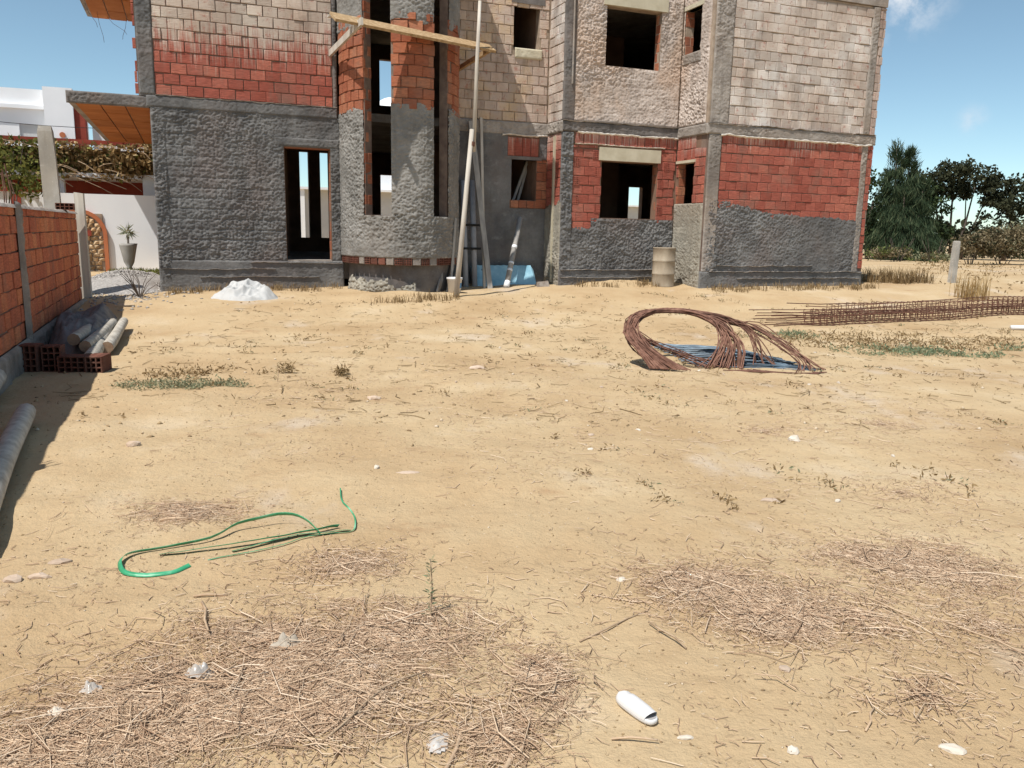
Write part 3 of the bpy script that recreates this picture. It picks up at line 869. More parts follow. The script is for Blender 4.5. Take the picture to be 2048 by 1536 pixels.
coat('slab', house, cf(VC - .012), UC + .0, UD, 3.89, 4.115, MT['concrete_dark'], None, seed=118, amp=.008, groove=0, base=.02)
seamline(house, cf(VC - .02), 8.3, UD, 3.88, .014, .024, seed=119)
seamline(house, cf(VC - .004), 8.25, 10.6, 3.64, .010, .011, seed=120)
seamline(house, cf(VC - .02), UC, UD, 4.12, .012, .012, seed=121, mat='concrete')
inC2 = lambda S, Z: ~((S > CW2[0]) & (S < CW2[1]) & (Z > CW2[2]) & (Z < CW2[3] + .28))
coat('plaster_coat', wC2, cf(VC), 8.2, UD - .02, 4.13, 7.05, MT['plaster_cream'], inC2, seed=122, amp=.014, lump=.012, groove=.009, courseoff=4.12)
coat('column', house, cf(VC - .005), UC, 8.23, 4.12, 7.05, MT['concrete_dark'], None, seed=123, amp=.008, groove=0, base=.018)
MB().tube([L(8.13, VC - .05, 4.9), L(8.13, VC - .05, 7.05)], .022, 8).build('conduit', MT['concrete'], house)
# brick jambs inside the C windows
for (q, sd) in ((CW1, 130), (CW2, 131)):
    lay(wC, lambda s, z, q=q: (Vector(L(q[1], VC + .23 - s, z)), -math.pi / 2), 0, .2, q[2], q[3] - .02, 'brick_bay', seed=sd, pitch=.22, single=False)
# ---- return C-D
RW1 = (16.56, 17.22, 2.37, 3.31); RW2 = (16.58, 17.22, 5.75, 6.71)
wCD = wall('wall', MT['inner'], VD + .24, VC + .02, G0, 3.90, UD + .02, UD + .22, [RW1], axis='v')
wCD2 = wall('wall', MT['mortar_cream'], VD + .24, VC + .02, 4.08, 7.05, UD + .02, UD + .22, [RW2], axis='v')
def rop(q): return (VC - q[1], VC - q[0], q[2], q[3])
lay(wCD, ret(UD, VC), .02, VC - VD - .02, 2.37, 3.62, 'brick_cream', openings=[rop(RW1)], seed=140, single=False)
lay(wCD, ret(UD, VC), .02, VC - VD - .02, 3.34, 3.89, 'brick_D_low', seed=141, course=.27, pitch=.3, single=False, keep=lambda s, z: s < .85)
coat('plaster_coat', wCD, cr(UD), VD + .02, VC, .3, 2.37, MT['plaster_ret'], None, seed=142, amp=.010, lump=.006, groove=.002)
for (q, sd) in ((RW1, 146), (RW2, 147)):
    lay(wCD, flat(q[1] - .004), UD + .01, UD + .23, q[2], q[3] - .01, 'brick_bay', seed=sd, pitch=.23, single=False)
inR2 = lambda S, Z: ~((S > RW2[0]) & (S < RW2[1]) & (Z > RW2[2]) & (Z < RW2[3]))
coat('plaster_coat', wCD2, cr(UD), VD + .12, VC, 4.13, 7.05, MT['plaster_cream'], inR2, seed=143, amp=.013, lump=.010, groove=.008, courseoff=4.12)
coat('slab', house, cr(UD - .012), VD - .02, VC, 3.88, 4.12, MT['concrete'], None, seed=144, amp=.010, groove=0, base=.02)
coat('sill', house, cr(UD - .012), 16.5, 17.28, 5.50, 5.75, MT['concrete'], None, seed=145, amp=.006, groove=0, base=.015)
MB().box(L(UD - .03, 16.50, 3.30), L(UD + .2, 17.28, 3.36)).build('lintel', MT['lintel'], house)
MB().box(L(UD - .02, 16.50, 6.71), L(UD + .2, 17.28, 6.80)).build('lintel', MT['lintel'], house)
# ---- right block (D)
wD = wall('wall', MT['mortar'], UD + .02, 15.80, G0, 3.90, VD + .02, VD + .24)
wD2 = wall('wall', MT['mortar_cream'], UD + .02, 15.80, 4.08, 7.05, VD + .02, VD + .24)
dtop = lambda S: np.interp(S, [11, 11.5, 12.05, 12.3, 13.3, 15.5, 15.8], [2.45, 2.43, 2.38, 2.24, 2.20, 2.09, 2.08]) + .03 * vn(S * 5, S * 0, 5) + .03 * vn(S * 19, S * 0, 6)
coat('plaster_coat', wD, cf(VD), 11.10, 15.66, .80, 2.55, MT['plaster'], lambda S, Z: Z < dtop(S), seed=150, amp=.013, lump=.010, groove=.004)
coat('plinth', house, cf(VD - .02), UD, 15.80, .1, .82, MT['plaster'], None, seed=151, amp=.006, groove=0)
for k, (zz, a0, a1) in enumerate(((.82, 11.2, 15.75), (.66, 12.0, 15.7), (.96, 11.4, 14.2))):
    seamline(house, cf(VD - .02 if zz < .9 else VD - .004), a0, a1, zz, .014, .008, seed=152 + k, mat='concrete')
lay(wD, flat(VD), 11.36, 15.46, 2.06, 3.90, 'brick_D_low', seed=155, single=False, keep=lambda s, z: z > float(dtop(np.array(s))) - .12)
lay(wD, flat(VD), 15.62, 15.80, .9, 3.88, 'brick_red', seed=156, single=False, pitch=.12)
coat('column', house, cf(VD - .004), UD + .06, 11.36, .8, 3.90, MT['concrete'], None, seed=157, amp=.007, groove=0, base=.012)
coat('column', house, cf(VD - .004), 15.45, 15.64, .8, 3.90, MT['concrete'], None, seed=158, amp=.012, lump=.02, groove=0, base=.012)
coat('slab', house, cf(VD - .014), UD, 15.84, 3.89, 4.12, MT['concrete'], None, seed=159, amp=.007, groove=0, base=.02)
seamline(house, cf(VD - .016), 11.3, 15.7, 3.885, .016, .026, seed=160)
seamline(house, cf(VD - .014), UD, 15.8, 4.125, .02, .014, seed=161, mat='concrete')
lay(wD2, flat(VD), 11.50, 15.42, 4.13, 7.05, 'brick_cream', seed=162, single=False)
coat('column', house, cf(VD - .004), UD + .06, 11.50, 4.12, 7.05, MT['concrete'], None, seed=163, amp=.009, lump=.01, groove=0, base=.014)
coat('column', house, cf(VD - .008), 15.40, 15.62, 4.12, 7.05, MT['concrete'], None, seed=164, amp=.006, groove=0, base=.014)
lay(wD2, flat(VD), 15.62, 15.82, 4.12, 7.05, 'brick_D_low', seed=165, single=False, pitch=.11)
# ---- floors, roof and the rest of the shell
for (zb, zt, mt) in ((.55, .93, 'concrete'), (3.92, 4.09, 'concrete'), (7.06, 7.30, 'concrete')):
    for (u0, u1, v0) in ((-.44, UC - .0, VB + .04), (UC, UD, VC + .04), (UD, 15.8, VD + .04)):
        e = .03 if zb > 7 else -.06
        MB().box(L(u0 + .001, v0 - (e + .04 if zb > 7 else -.06), zb), L(u1 - .001, 25.9, zt)).build('slab' if zb < 7 else 'roof_slab', MT[mt], house)
BACK = [(3.21, 3.48, 1.34, 3.86), (3.81, 4.07, 1.34, 3.86), (5.65, 6.5, 2.0, 3.29), (5.65, 6.6, 5.34, 6.67), (14.39, 14.93, 1.85, 3.25)]
wall('wall', MT['inner'], -.5, 15.8, G0, 7.06, 25.65, 25.88, BACK)
wall('wall', MT['inner'], VA + .3, 25.6, G0, 7.06, -.5, -.28, axis='v')
wall('wall', MT['inner'], VD + .3, 25.6, G0, 7.06, 15.56, 15.79, axis='v')
for (a, b) in ((-.25, 2.4), (3.75, 4.5), (5.35, 11.7), (12.8, 15.5)):  # inner partitions and cross wall added to keep the rooms dark
    wall('wall', MT['inner'], a, b, .9, 7.05, 21.5, 21.62)
wall('wall', MT['inner'], VB + .3, 25.6, .9, 7.05, 7.7, 7.82, axis='v')

# ------------------------------------------------------------------ scaffold and things leaning in the recess
def obj_uv(name, label, cat, build, u, v, z, mat, group=None, smooth=False):
    """one-mesh thing in the building frame; build(mb, f) adds shapes with f mapping (u,v,z) to local"""
    mb = MB(); f = lambda a, b, c: (a - u, b - v, c - z)
    build(mb, f)
    o = mb.build(name, mat, None, smooth)
    o.location = W(u, v, z); o.rotation_euler = (0, 0, TH)
    return tag(o, label, cat, group)
def gz(u, v):
    p = W(u, v); return zgf(p.x, p.y)

obj_uv('scaffold_plank', 'long pine plank lying across the two bearers in front of the stair bay', 'plank',
       lambda mb, f: mb.bar(f(2.62, 15.72, 5.38), f(5.93, 16.42, 5.27), .34, .05, (0, -.62, 1), .004), 4.2, 16.1, 5.3, MT['wood'])
obj_uv('scaffold_plank', 'short pale board laid beside the long plank at its left end', 'plank',
       lambda mb, f: mb.bar(f(2.60, 16.12, 5.47), f(3.25, 16.10, 5.46), .20, .035, (0, -.1, 1), .004), 2.9, 16.1, 5.46, MT['wood_pale'])
obj_uv('scaffold_bearer', 'pale timber bearer set on edge, sticking out of the brick wall beside the doorway block', 'bearer',
       lambda mb, f: mb.bar(f(2.93, 18.05, 5.19), f(3.10, 15.50, 5.30), .05, .13, (0, 0, 1), .004), 3.0, 16.8, 5.2, MT['wood_pale'])
obj_uv('scaffold_bearer', 'short dark timber bearer under the right end of the plank, wedged in the recess wall', 'bearer',
       lambda mb, f: (mb.bar(f(5.68, 18.2, 5.10), f(5.84, 16.30, 5.23), .07, .09, (0, 0, 1), .004), mb.bar(f(5.80, 16.9, 5.05), f(5.80, 16.9, 5.22), .04, .05, (0, 1, 0))), 5.7, 17.4, 5.1, MT['wood'])
pole = uvthing('scaffold_pole', 'tall spliced timber pole standing in front of the scaffold plank', 'pole', 4.96, 15.7, gz(4.96, 15.7))
def lp(u, v, z): return (u - 4.96, v - 15.7, z - gz(4.96, 15.7))
MB().tube([lp(4.96, 15.7, .22), lp(5.16, 15.83, 1.9), lp(5.36, 15.97, 3.62)], [.055, .05, .046], 7).build('lower_pole', MT['wood_pale'], pole, True)
MB().tube([lp(5.40, 15.98, 3.20), lp(5.49, 16.09, 4.9), lp(5.57, 16.19, 6.08)], [.042, .040, .032], 7).build('upper_pole', MT['wood_pale'], pole, True)
MB().tube([lp(5.355, 15.955, 3.30), lp(5.365, 15.962, 3.38)], .062, 8).build('tie', MT['rust_dark'], pole)
for (a, b, wd, lab) in (((4.80, 16.45), (5.57, 17.55, 1.88), .13, 'widest grey board leaning against the stair bay, foot set farthest out'),
                        ((5.04, 16.55), (5.58, 17.45, 1.48), .09, 'grey board leaning beside the widest one, with a pale foot'),
                        ((5.22, 16.62), (5.62, 17.45, 1.36), .11, 'grey board leaning next to the tall spliced pole')):
    za = gz(*a)
    obj_uv('leaning_board', lab, 'board', lambda mb, f: mb.bar(f(a[0], a[1], za - .02), f(*b), wd, .03, (-.5, .75, .3), .003), a[0], a[1], za, MT['wood_grey'])
obj_uv('leaning_board', 'thin grey lath standing upright against the side of the stair bay', 'board',
       lambda mb, f: mb.bar(f(5.13, 16.62, gz(5.13, 16.62) - .02), f(5.27, 16.72, 1.90), .05, .025, (0, 1, 0), .002), 5.13, 16.6, gz(5.13, 16.6), MT['wood_grey'])
pp = uvthing('drain_pipes', 'pair of grey plastic pipes strapped side by side in the recess', 'pipes', 5.9, 17.55, gz(5.9, 17.55))
def pl(u, v, z): return (u - 5.9, v - 17.55, z - gz(5.9, 17.55))
for (a, b) in (((5.77, 17.50, .25), (5.83, 17.96, 2.74)), ((6.00, 17.55, .25), (6.05, 17.97, 2.76))):
    MB().tube([pl(*a), pl(*b)], .062, 12).build('pipe', MT['pvc'], pp, True)
for zz in (1.77, 1.25):
    t_ = (zz - .25) / 2.5; v_ = 17.52 + .45 * t_
    mbc = MB(); mbc.box(pl(5.66 + .06 * t_, v_ - .08, zz - .025), pl(6.14 + .05 * t_, v_ - .055, zz + .025))
    mbc.build('clamp', MT['rubber'], pp)
obj_uv('timber_prop', 'slim tall timber prop leaning on the recess wall right of the pipes', 'prop',
       lambda mb, f: mb.bar(f(6.12, 17.25, gz(6.12, 17.25) - .02), f(6.27, 18.06, 4.14), .06, .05, (0, 1, 0), .003), 6.12, 17.25, gz(6.12, 17.25), MT['wood_pale'])
obj_uv('timber_prop', 'dark weathered plank leaning on the recess wall behind the slim prop', 'prop',
       lambda mb, f: mb.bar(f(6.22, 17.15, gz(6.22, 17.15) - .02), f(6.02, 18.02, 4.05), .12, .035, (0, 1, 0), .003), 6.22, 17.15, gz(6.22, 17.15), MT['wood_grey'])
lp_ = uvthing('splashed_prop', 'short grey prop splashed with white leaning across the blue foam panel', 'prop', 6.6, 17.15, gz(6.6, 17.15))
a_ = Vector((0, 0, -.02)); b_ = Vector((7.24 - 6.6, 17.98 - 17.15, 1.95 - gz(6.6, 17.15)))
MB().tube([a_, b_], .062, 9).build('shaft', MT['wood_grey'], lp_, True)
for k, (t0, t1) in enumerate(((.02, .10), (.24, .27), (.34, .365), (.56, .60))):
    MB().tube([a_.lerp(b_, t0), a_.lerp(b_, t1)], .066 if k else .067, 9).build('paint_splash', MT['white'], lp_, True)
def foam(mb, f):
    n = 22; top = []; z0 = .22
    us = np.linspace(6.02, 7.56, n)
    for i, uu in enumerate(us):
        zt = .88 - .02 * abs(math.sin(i * 1.7)) - (.10 if i == n - 1 else 0) - (.03 if i == 0 else 0)
        for vv, zz in ((17.50, z0), (17.66, z0), (17.94, zt), (17.88, zt)):
            top.append(f(uu, vv, zz))
    fs = []
    for i in range(n - 1):
        for k in range(4):
            a, b = i * 4 + k, i * 4 + (k + 1) % 4
            fs.append((a, b, b + 4, a + 4))
    fs += [(3, 2, 1, 0), tuple((n - 1) * 4 + k for k in range(4))]
    mb.add(top, fs)
obj_uv('foam_panel', 'ragged pale blue foam panel leaning at the foot of the recess wall', 'panel', foam, 6.8, 17.7, .3, MT['foam'])
bk = uvthing('bucket', 'small white plastic bucket with a blue print beside the leaning boards', 'bucket', 5.13, 16.32, gz(5.13, 16.32))
MB().lathe([(.125, 0), (.155, .27), (.165, .275), (.168, .315), (.15, .318), (.14, .27), (.02, .265)], 20).build('body', MT['plastic_white'], bk, True)
mbp = MB(); vs = []
for k in range(7):
    a = math.radians(-95 + k * 12)
    for z, r in ((.10, .139), (.20, .150)): vs.append((r * math.cos(a), r * math.sin(a), z))
mbp.add(vs, [(2 * k, 2 * k + 2, 2 * k + 3, 2 * k + 1) for k in range(6)]); mbp.build('print', MT['plastic_blue'], bk)
obj_uv('concrete_lump', 'grey broken concrete lump at the corner beside the blue foam', 'rubble',
       lambda mb, f: mb.add([f(7.45 + x, 17.1 + y, gz(7.45, 17.1) + z) for x, y, z in ((-.15, -.1, -.02), (.15, -.12, -.02), (.17, .1, -.02), (-.12, .12, -.02), (-.11, -.07, .10), (.12, -.08, .13), (.13, .08, .11), (-.1, .09, .09))],
                            [(3, 2, 1, 0), (4, 5, 6, 7), (0, 1, 5, 4), (1, 2, 6, 5), (2, 3, 7, 6), (3, 0, 4, 7)]), 7.45, 17.1, gz(7.45, 17.1), MT['concrete'])
# timber props seen through the small lower window
for k, (a, b) in enumerate((((7.10, 18.45, 2.0), (7.72, 18.75, 3.35)), ((7.40, 18.55, 2.0), (7.75, 18.8, 3.3)))):
    obj_uv('inner_brace', ('slanting grey timber brace inside the small lower window', 'steeper grey timber brace inside the small lower window')[k], 'brace',
           lambda mb, f: mb.bar(f(a[0] - .45, a[1] - .1, .94), f(*b), .06, .05, (0, 1, 0)), a[0], a[1], .95, MT['wood_grey'])
dr = uvthing('steel_drum', 'cement-caked steel drum standing against the inner corner of the house', 'drum', 10.36, 16.66, gz(10.36, 16.66))
MB().lathe([(.265, -.03), (.268, .0), (.262, .02), (.262, .26), (.275, .28), (.262, .30), (.262, .56), (.275, .58), (.262, .60), (.262, .86), (.272, .875), (.262, .885), (.245, .885), (.24, .62), (.0, .62)], 28).build('drum_shell', MT['drum'], dr, True)

# white sheets heaped by the plinth
def heap(name, label, cat, cu, cv, ru, rv, hh, mat, seed, fold=.06, n=46, group=None, kind=None, freq=3.4):
    S, T = np.meshgrid(np.linspace(-1.15, 1.15, n), np.linspace(-1.15, 1.15, n))
    r = np.sqrt(S ** 2 + T ** 2) + .12 * vn(S * 2.2, T * 2.2, seed)
    base = hh * np.minimum(np.clip(1 - r ** 2, -.1, 1), .62 + .2 * vn(S * 1.6 + 3, T * 1.6, seed + 9)) * 1.25
    f = .6 * vn(S * freq * .8 + T, T * freq * .6 - S * .5, seed + 1) + .75 * (.45 - np.abs(vn(S * freq * .9 + T * 1.5, T * freq * 1.6 - S, seed + 2))) + .4 * (.45 - np.abs(vn(S * freq * 2.6 - T * 2, T * freq * 1.6 + S * 2, seed + 7))) + .1 * vn(S * freq * 5, T * freq * 5, seed + 6)
    z = np.where(r < 1.08, np.maximum(base, -.02) + fold * f * np.clip(1.15 - r, 0, 1), -.08)
    c = W(cu, cv); P = []
    Wx = c.x + (S * ru) * UX - (T * rv) * UY; Wy = c.y + (S * ru) * UY + (T * rv) * UX
    g0 = zgf(c.x, c.y)
    Zw = zg(Wx, Wy) + z - g0
    V = np.stack([Wx - c.x, Wy - c.y, Zw], -1).reshape(-1, 3)
    i = np.arange(n * n).reshape(n, n)
    Fq = np.stack([i[:-1, :-1], i[:-1, 1:], i[1:, 1:], i[1:, :-1]], -1)[(r < 1.12)[:-1, :-1]]
    o = bpy.data.objects.new(name, mesh_np(name, V, Fq, mat, True)); o.location = (c.x, c.y, g0)
    link(o); return tag(o, label, cat, group, kind)
heap('white_sheeting', 'crumpled heap of white plastic sheeting beside the plinth below the doorway', 'sheeting', 1.0, 16.55, .62, .50, .25, MT['tarp'], 5, .26, n=90, freq=2.2)
heap('rubble_mound', 'low mound of dusty mortar spoil along the foot of the middle wall', 'mound', 9.2, 16.95, 1.0, .35, .10, MT['ground'], 9, .05)
heap('rubble_mound', 'pale mortar spoil trodden around the foot of the stair bay', 'mound', 3.6, 16.0, 1.1, .45, .07, MT['ground'], 19, .05)

# ------------------------------------------------------------------ garden wall of hollow bricks on the left
WU, WV1, WT = -1.85, 16.86, 1.80
GL = lambda u, v, z: (u - WU, v - 12.0, z)
gw = uvthing('garden_wall', 'free-standing wall of orange hollow bricks in shade on concrete footing', 'wall', WU, 12.0, 0)
core = wall('wall_core', MT['mortar'], 1.5, WV1, -.2, WT, WU - .15, WU - .02, axis='v', parent=gw, org=GL)
gmap = lambda s, z: (Vector(GL(WU, s, z)), math.pi / 2)
lay(core, gmap, 9.0, WV1, .28, WT + .03, 'brick_garden', seed=201)
lay(core, gmap, 1.5, 8.99, .28, WT + .03, 'brick_garden', seed=202, single=False)
coat('footing', gw, lambda s, z, h: (WU + .04 + h, s, z), 1.5, WV1, -.2, .29, MT['concrete'], None, seed=203, amp=.012, lump=.02, groove=0, base=.02, org=GL, res=.03)
coat('coping', gw, lambda s, z, h: (WU + .01 - z, s, WT + .02 + h), 1.5, WV1, -.02, .17, MT['concrete'], None, seed=204, amp=.012, lump=.02, groove=0, base=.02, org=GL, res=.03)
for (vv, w_) in ((11.15, .17), (5.6, .17)):
    coat('column', gw, lambda s, z, h: (WU + .03 + h, s, z), vv - w_ / 2, vv + w_ / 2, .0, WT + .08, MT['concrete'], None, seed=205, amp=.012, lump=.02, groove=0, base=.03, org=GL, res=.025)
    for k, (du, dv, top) in enumerate(((-.10, -.05, 2.2), (-.10, .06, 2.24), (-.02, .05, 2.12), (-.03, -.06, 2.3))):
        MB().tube([GL(WU + du, vv + dv, WT - .1), GL(WU + du + .01, vv + dv, 2.0), GL(WU + du - .01 * k, vv + dv + .01, top)], .007, 5).build('starter_bar', MT['rust_dark'], gw)
for k, (vv, rz_) in enumerate(((15.35, .03),)):
    o = bpy.data.objects.new('hollow_brick', hole_variant(4, 2, .27, .11, .19).mesh('hollow_brick', MT['brick_dark'])); COL.objects.link(o)
    o.location = W(WU - .13, vv, WT + .05); o.rotation_euler = (0, 0, TH + rz_)
    tag(o, 'loose hollow brick lying on top of the garden wall', 'brick')
obj_uv('wall_end_board', 'weathered upright board fixed to the end of the garden wall', 'board',
       lambda mb, f: mb.bar(f(-1.78, 16.98, -.1), f(-1.80, 16.96, 2.18), .17, .06, (.3, 1, 0), .012), -1.78, 16.95, gz(-1.78, 16.95), MT['wood_pale'])
def cpost(u, v, w1, h, name, label, lean=0):
    def bd(mb, f):
        vs = []
        for (z, s, dx) in ((-.2, 1.0, 0), (h * .82, .92, lean * .8), (h * .97, .86, lean), (h, .70, lean)):
            for a, b in ((-1, -.8), (1, -.8), (1, .8), (-1, .8)):
                vs.append(f(u + dx + a * w1 / 2 * s + random.uniform(-.006, .006), v + b * w1 / 2 * s, gz(u, v) + z))
        fs = [(3, 2, 1, 0), (12, 13, 14, 15)]
        for r in range(3):
            for k in range(4):
                fs.append((r * 4 + k, r * 4 + (k + 1) % 4, r * 4 + 4 + (k + 1) % 4, r * 4 + 4 + k))
        mb.add(vs, fs)
    return obj_uv(name, label, 'post', bd, u, v, gz(u, v), MT['concrete_pale'])
cpost(-2.24, 17.3, .27, 3.05, 'concrete_post', 'tall pale concrete post behind the garden wall', -.05)
p_ = UV(11.71, 22.0)
cpost(p_[0], p_[1], .17, 1.10, 'concrete_post', 'short concrete fence post standing alone in the dry field', .03)

# ------------------------------------------------------------------ logs, bricks and rubble at the foot of the garden wall
def log(p, q, r, label, group=None):
    p = Vector(p); q = Vector(q)
    root = thing('log', label, 'log', p, 0, group)
    pts = []; rs = []
    side = (q - p).cross(Vector((0, 0, 1))).normalized()
    for i in range(9):
        t = i / 8
        pts.append((q - p) * t + side * .02 * math.sin(t * 3 + p.x))
        rs.append(r * (1 - .15 * t) * (1 + .025 * math.sin(t * 9 + p.x * 5)))
    MB().tube(pts, rs, 10, False).build('stem', MT['log'], root, True)
    for e in (0, -1):
        d = (pts[1] - pts[0]).normalized() if e == 0 else (pts[-1] - pts[-2]).normalized()
        MB().tube([pts[e] - d * .01, pts[e] + d * .006], rs[e] * .985, 10).build('cut_end', MT['log_end'], root)
    return root
log((-4.88, 9.24, .10), (-5.95, 12.0, .17), .085, 'thick bleached log with its sawn end in the sun beside the hollow bricks')
log((-5.10, 10.1, .12), (-5.98, 12.5, .17), .075, 'bleached log lying right beside the thick sunlit one')
log((-5.32, 9.75, .26), (-6.10, 12.0, .24), .075, 'grey log lying on top of the hollow bricks in the wall shade')
log((-5.12, 9.62, .20), (-5.95, 12.1, .20), .07, 'thin grey log closest to the garden wall on the brick pile')
log((-4.20, 6.10, .10), (-5.00, 7.80, .16), .10, 'thick grey log lying in the wall shade near the footing')
log((-2.62, 3.75, .09), (-3.95, 6.45, .13), .085, 'long pale pole lying half in the sun along the shade edge')
def hollow(x, y, z, rz, label, tilt=0, nxh=3, nzh=4, l=.2, h=.3, d=.2):
    o = bpy.data.objects.new('hollow_brick', hole_variant(nxh, nzh, l, h, d).mesh('hollow_brick', MT['brick_dark']))
    COL.objects.link(o); o.location = (x, y, z); o.rotation_euler = (tilt, 0, rz)
    return tag(o, label, 'brick')
hollow(-5.55, 9.02, zgf(-5.45, 9.1) - .01, .1, 'upright hollow brick nearest the footing, cells facing out', h=.32)
hollow(-5.32, 9.08, zgf(-5.2, 9.1) - .01, .25, 'second upright hollow brick beside the one at the footing', h=.30)
hollow(-5.10, 9.0, zgf(-5.0, 9.0) - .01, .05, 'hollow brick lying flat under the grey log', l=.30, h=.19, nxh=4, nzh=3)
hollow(-4.78, 8.98, zgf(-4.7, 9.0) - .01, .12, 'hollow brick lying flat beside the thick sunlit log', l=.18, h=.19, nxh=3, nzh=3, d=.3)
hollow(-6.86, 16.7, zgf(-6.8, 16.7) - .02, .5, 'broken hollow brick half buried by the left corner of the house', l=.3, h=.12, nxh=4, nzh=2)
heap('rubble_heap', 'dark heap of broken mortar and old sacks against the garden wall', 'rubble', -1.45, 13.1, .42, 2.1, .42, MT['sack'], 15, .16, freq=4)

# ------------------------------------------------------------------ neighbour's garden wall, house and creeper on the left
NL = lambda u, v, z: (u + 2.5, v - 25.5, z - .35)
nw = uvthing('white_garden_wall', 'whitewashed garden wall with a terracotta arched stone niche', 'wall', -2.5, 25.5, .35)
wall('wall', MT['white_dirty'], -9, .5, -.2, 2.43, 25.5, 25.72, parent=nw, org=NL)
AC, AR = -2.76, .70
mba = MB(); n = 16; vs = []
for i in range(n + 1):
    a = math.pi * i / n
    for r in (AR - .10, AR):
        for v_ in (25.40, 25.52):
            vs.append(NL(AC + r * math.cos(a), v_, 1.32 + r * math.sin(a)))
fs = []
for i in range(n):
    o_ = i * 4
    for (a, b) in ((0, 1), (1, 3), (3, 2), (2, 0)):
        fs.append((o_ + a, o_ + b, o_ + b + 4, o_ + a + 4))
mba.add(vs, fs)
for sgn in (-1, 1):
    x0 = AC + sgn * AR; x1 = AC + sgn * (AR - .10)
    mba.box(NL(min(x0, x1), 25.40, .1), NL(max(x0, x1), 25.52, 1.32))
mba.build('arch_frame', MT['orangetrim'], nw)
niche = MB().box(NL(AC - AR + .1, 25.46, .1), NL(AC + AR - .1, 25.52, 1.9)).build('niche', MT['mortar_cream'], nw)
rs = random.Random(3); row = .15
while row < 1.98:
    x = AC - AR + .1
    while x < AC + AR - .12:
        wd = rs.uniform(.09, .2); hh = rs.uniform(.08, .13)
        if (x + wd / 2 - AC) ** 2 + max(0, row + hh / 2 - 1.32) ** 2 < (AR - .14) ** 2:
            k = [rs.uniform(-.02, .02) for _ in range(8)]
            mbs = MB().add([NL(x + .01 + k[0], 25.44, row + k[1]), NL(x + wd - .01 + k[2], 25.44, row + k[3]), NL(x + wd - .01 + k[4], 25.44, row + hh + k[5]), NL(x + .01 + k[6], 25.44, row + hh + k[7]),
                            NL(x + wd * .3, 25.40 + rs.uniform(0, .02), row + hh * .35), NL(x + wd * .75, 25.40 + rs.uniform(0, .02), row + hh * .4), NL(x + wd * .6, 25.40, row + hh * .8)],
                           [(0, 1, 5, 4), (1, 2, 6, 5), (2, 3, 6), (3, 0, 4, 6), (4, 5, 6)])
            mbs.build('stone', MT['stoneclad'], niche)
        x += wd
    row += .115
MB().box(NL(-2.64, 25.38, 1.30), NL(-2.45, 25.42, 1.45)).build('plaque', MT['redtrim'], nw)
MB().box(NL(-9, 25.44, 2.43), NL(-3.75, 25.78, 2.54)).build('coping', MT['redtrim'], nw)
MB().box(NL(-4.30, 25.46, 2.0), NL(-4.08, 25.52, 2.36)).build('panel', MT['redtrim'], nw)
pz = gz(-1.50, 24.5)
pt = uvthing('planter', 'flared grey planter on a foot with a small palm, before the white wall', 'planter', -1.50, 24.5, pz)
MB().lathe([(.10, -.05), (.11, .05), (.06, .16), (.13, .30), (.17, .50), (.22, .74), (.235, .80), (.20, .80), (.17, .72), (.02, .72)], 22).build('pot', MT['pot'], pt, True)
MB().tube([(0, 0, .7), (.01, .02, .92), (-.01, 0, 1.02)], [.03, .025, .02], 6).build('stem', MT['bark'], pt)

def leafcloud(pts, size, aspect=.5, dirs=None, droop=0.0, rg=rng):
    """quads scattered at pts; returns (V, F)"""
    n = len(pts)
    d = rg.normal(size=(n, 3)) if dirs is None else dirs + rg.normal(size=(n, 3)) * .25
    d[:, 2] -= droop
    d /= np.linalg.norm(d, axis=1, keepdims=True) + 1e-9
    s = np.cross(d, rg.normal(size=(n, 3))); s /= np.linalg.norm(s, axis=1, keepdims=True) + 1e-9
    L_ = (size * rg.uniform(.6, 1.3, n))[:, None]
    w = L_ * aspect
    a = pts; b = pts + d * L_ * .5 + s * w * .5; c = pts + d * L_; e = pts + d * L_ * .5 - s * w * .5
    V = np.stack([a, b, c, e], 1).reshape(-1, 3)
    return V, np.arange(4 * n).reshape(n, 4)
def leaf_obj(name, pts, size, mat, parent=None, loc=(0, 0, 0), **kw):
    V, Fq = leafcloud(np.asarray(pts, float), size, **kw)
    o = bpy.data.objects.new(name, mesh_np(name, V, Fq, mat)); o.location = loc
    return link(o, parent)
def ball(c, r, n, shell=.55, rg=rng):
    d = rg.normal(size=(n, 3)); d /= np.linalg.norm(d, axis=1, keepdims=True)
    rad = shell + (1 - shell) * rg.random(n) ** .7
    return np.array(c) + d * np.array(r) * rad[:, None]
leaf_obj('fronds', ball((0, 0, 1.10), (.08, .08, .06), 70), .26, MT['weed_green'], pt, aspect=.12)

# house beyond
nh = uvthing('white_house', 'white flat-roofed house with dark red trim behind the creeper-covered porch', 'house', -5, 30, .35)
HL = lambda u, v, z: (u + 5, v - 30, z - .35)
wall('porch_wall', MT['redtrim'], -9, 1.5, .2, 2.95, 29.2, 29.4, parent=nh, org=HL)
wall('porch_pier', MT['white_dirty'], -3.55, -3.2, .2, 2.93, 26.9, 27.2, parent=nh, org=HL)
wall('porch_pier', MT['white_dirty'], -1.15, -.6, .2, 2.93, 26.9, 27.2, parent=nh, org=HL)
MB().box(HL(-9, 26.75, 2.93), HL(1.5, 29.3, 3.05)).build('porch_slab', MT['white'], nh)
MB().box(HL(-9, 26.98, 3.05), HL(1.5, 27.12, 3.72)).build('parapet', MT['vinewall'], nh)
MB().box(HL(-9, 26.9, 3.86), HL(1.5, 27.2, 3.98)).build('parapet_cap', MT['redtrim'], nh)
up = wall('upper_wall', MT['white'], -13, -4.22, 3.05, 5.99, 32.4, 36.5, [(-5.05, -4.45, 4.35, 4.86)], parent=nh, org=HL)
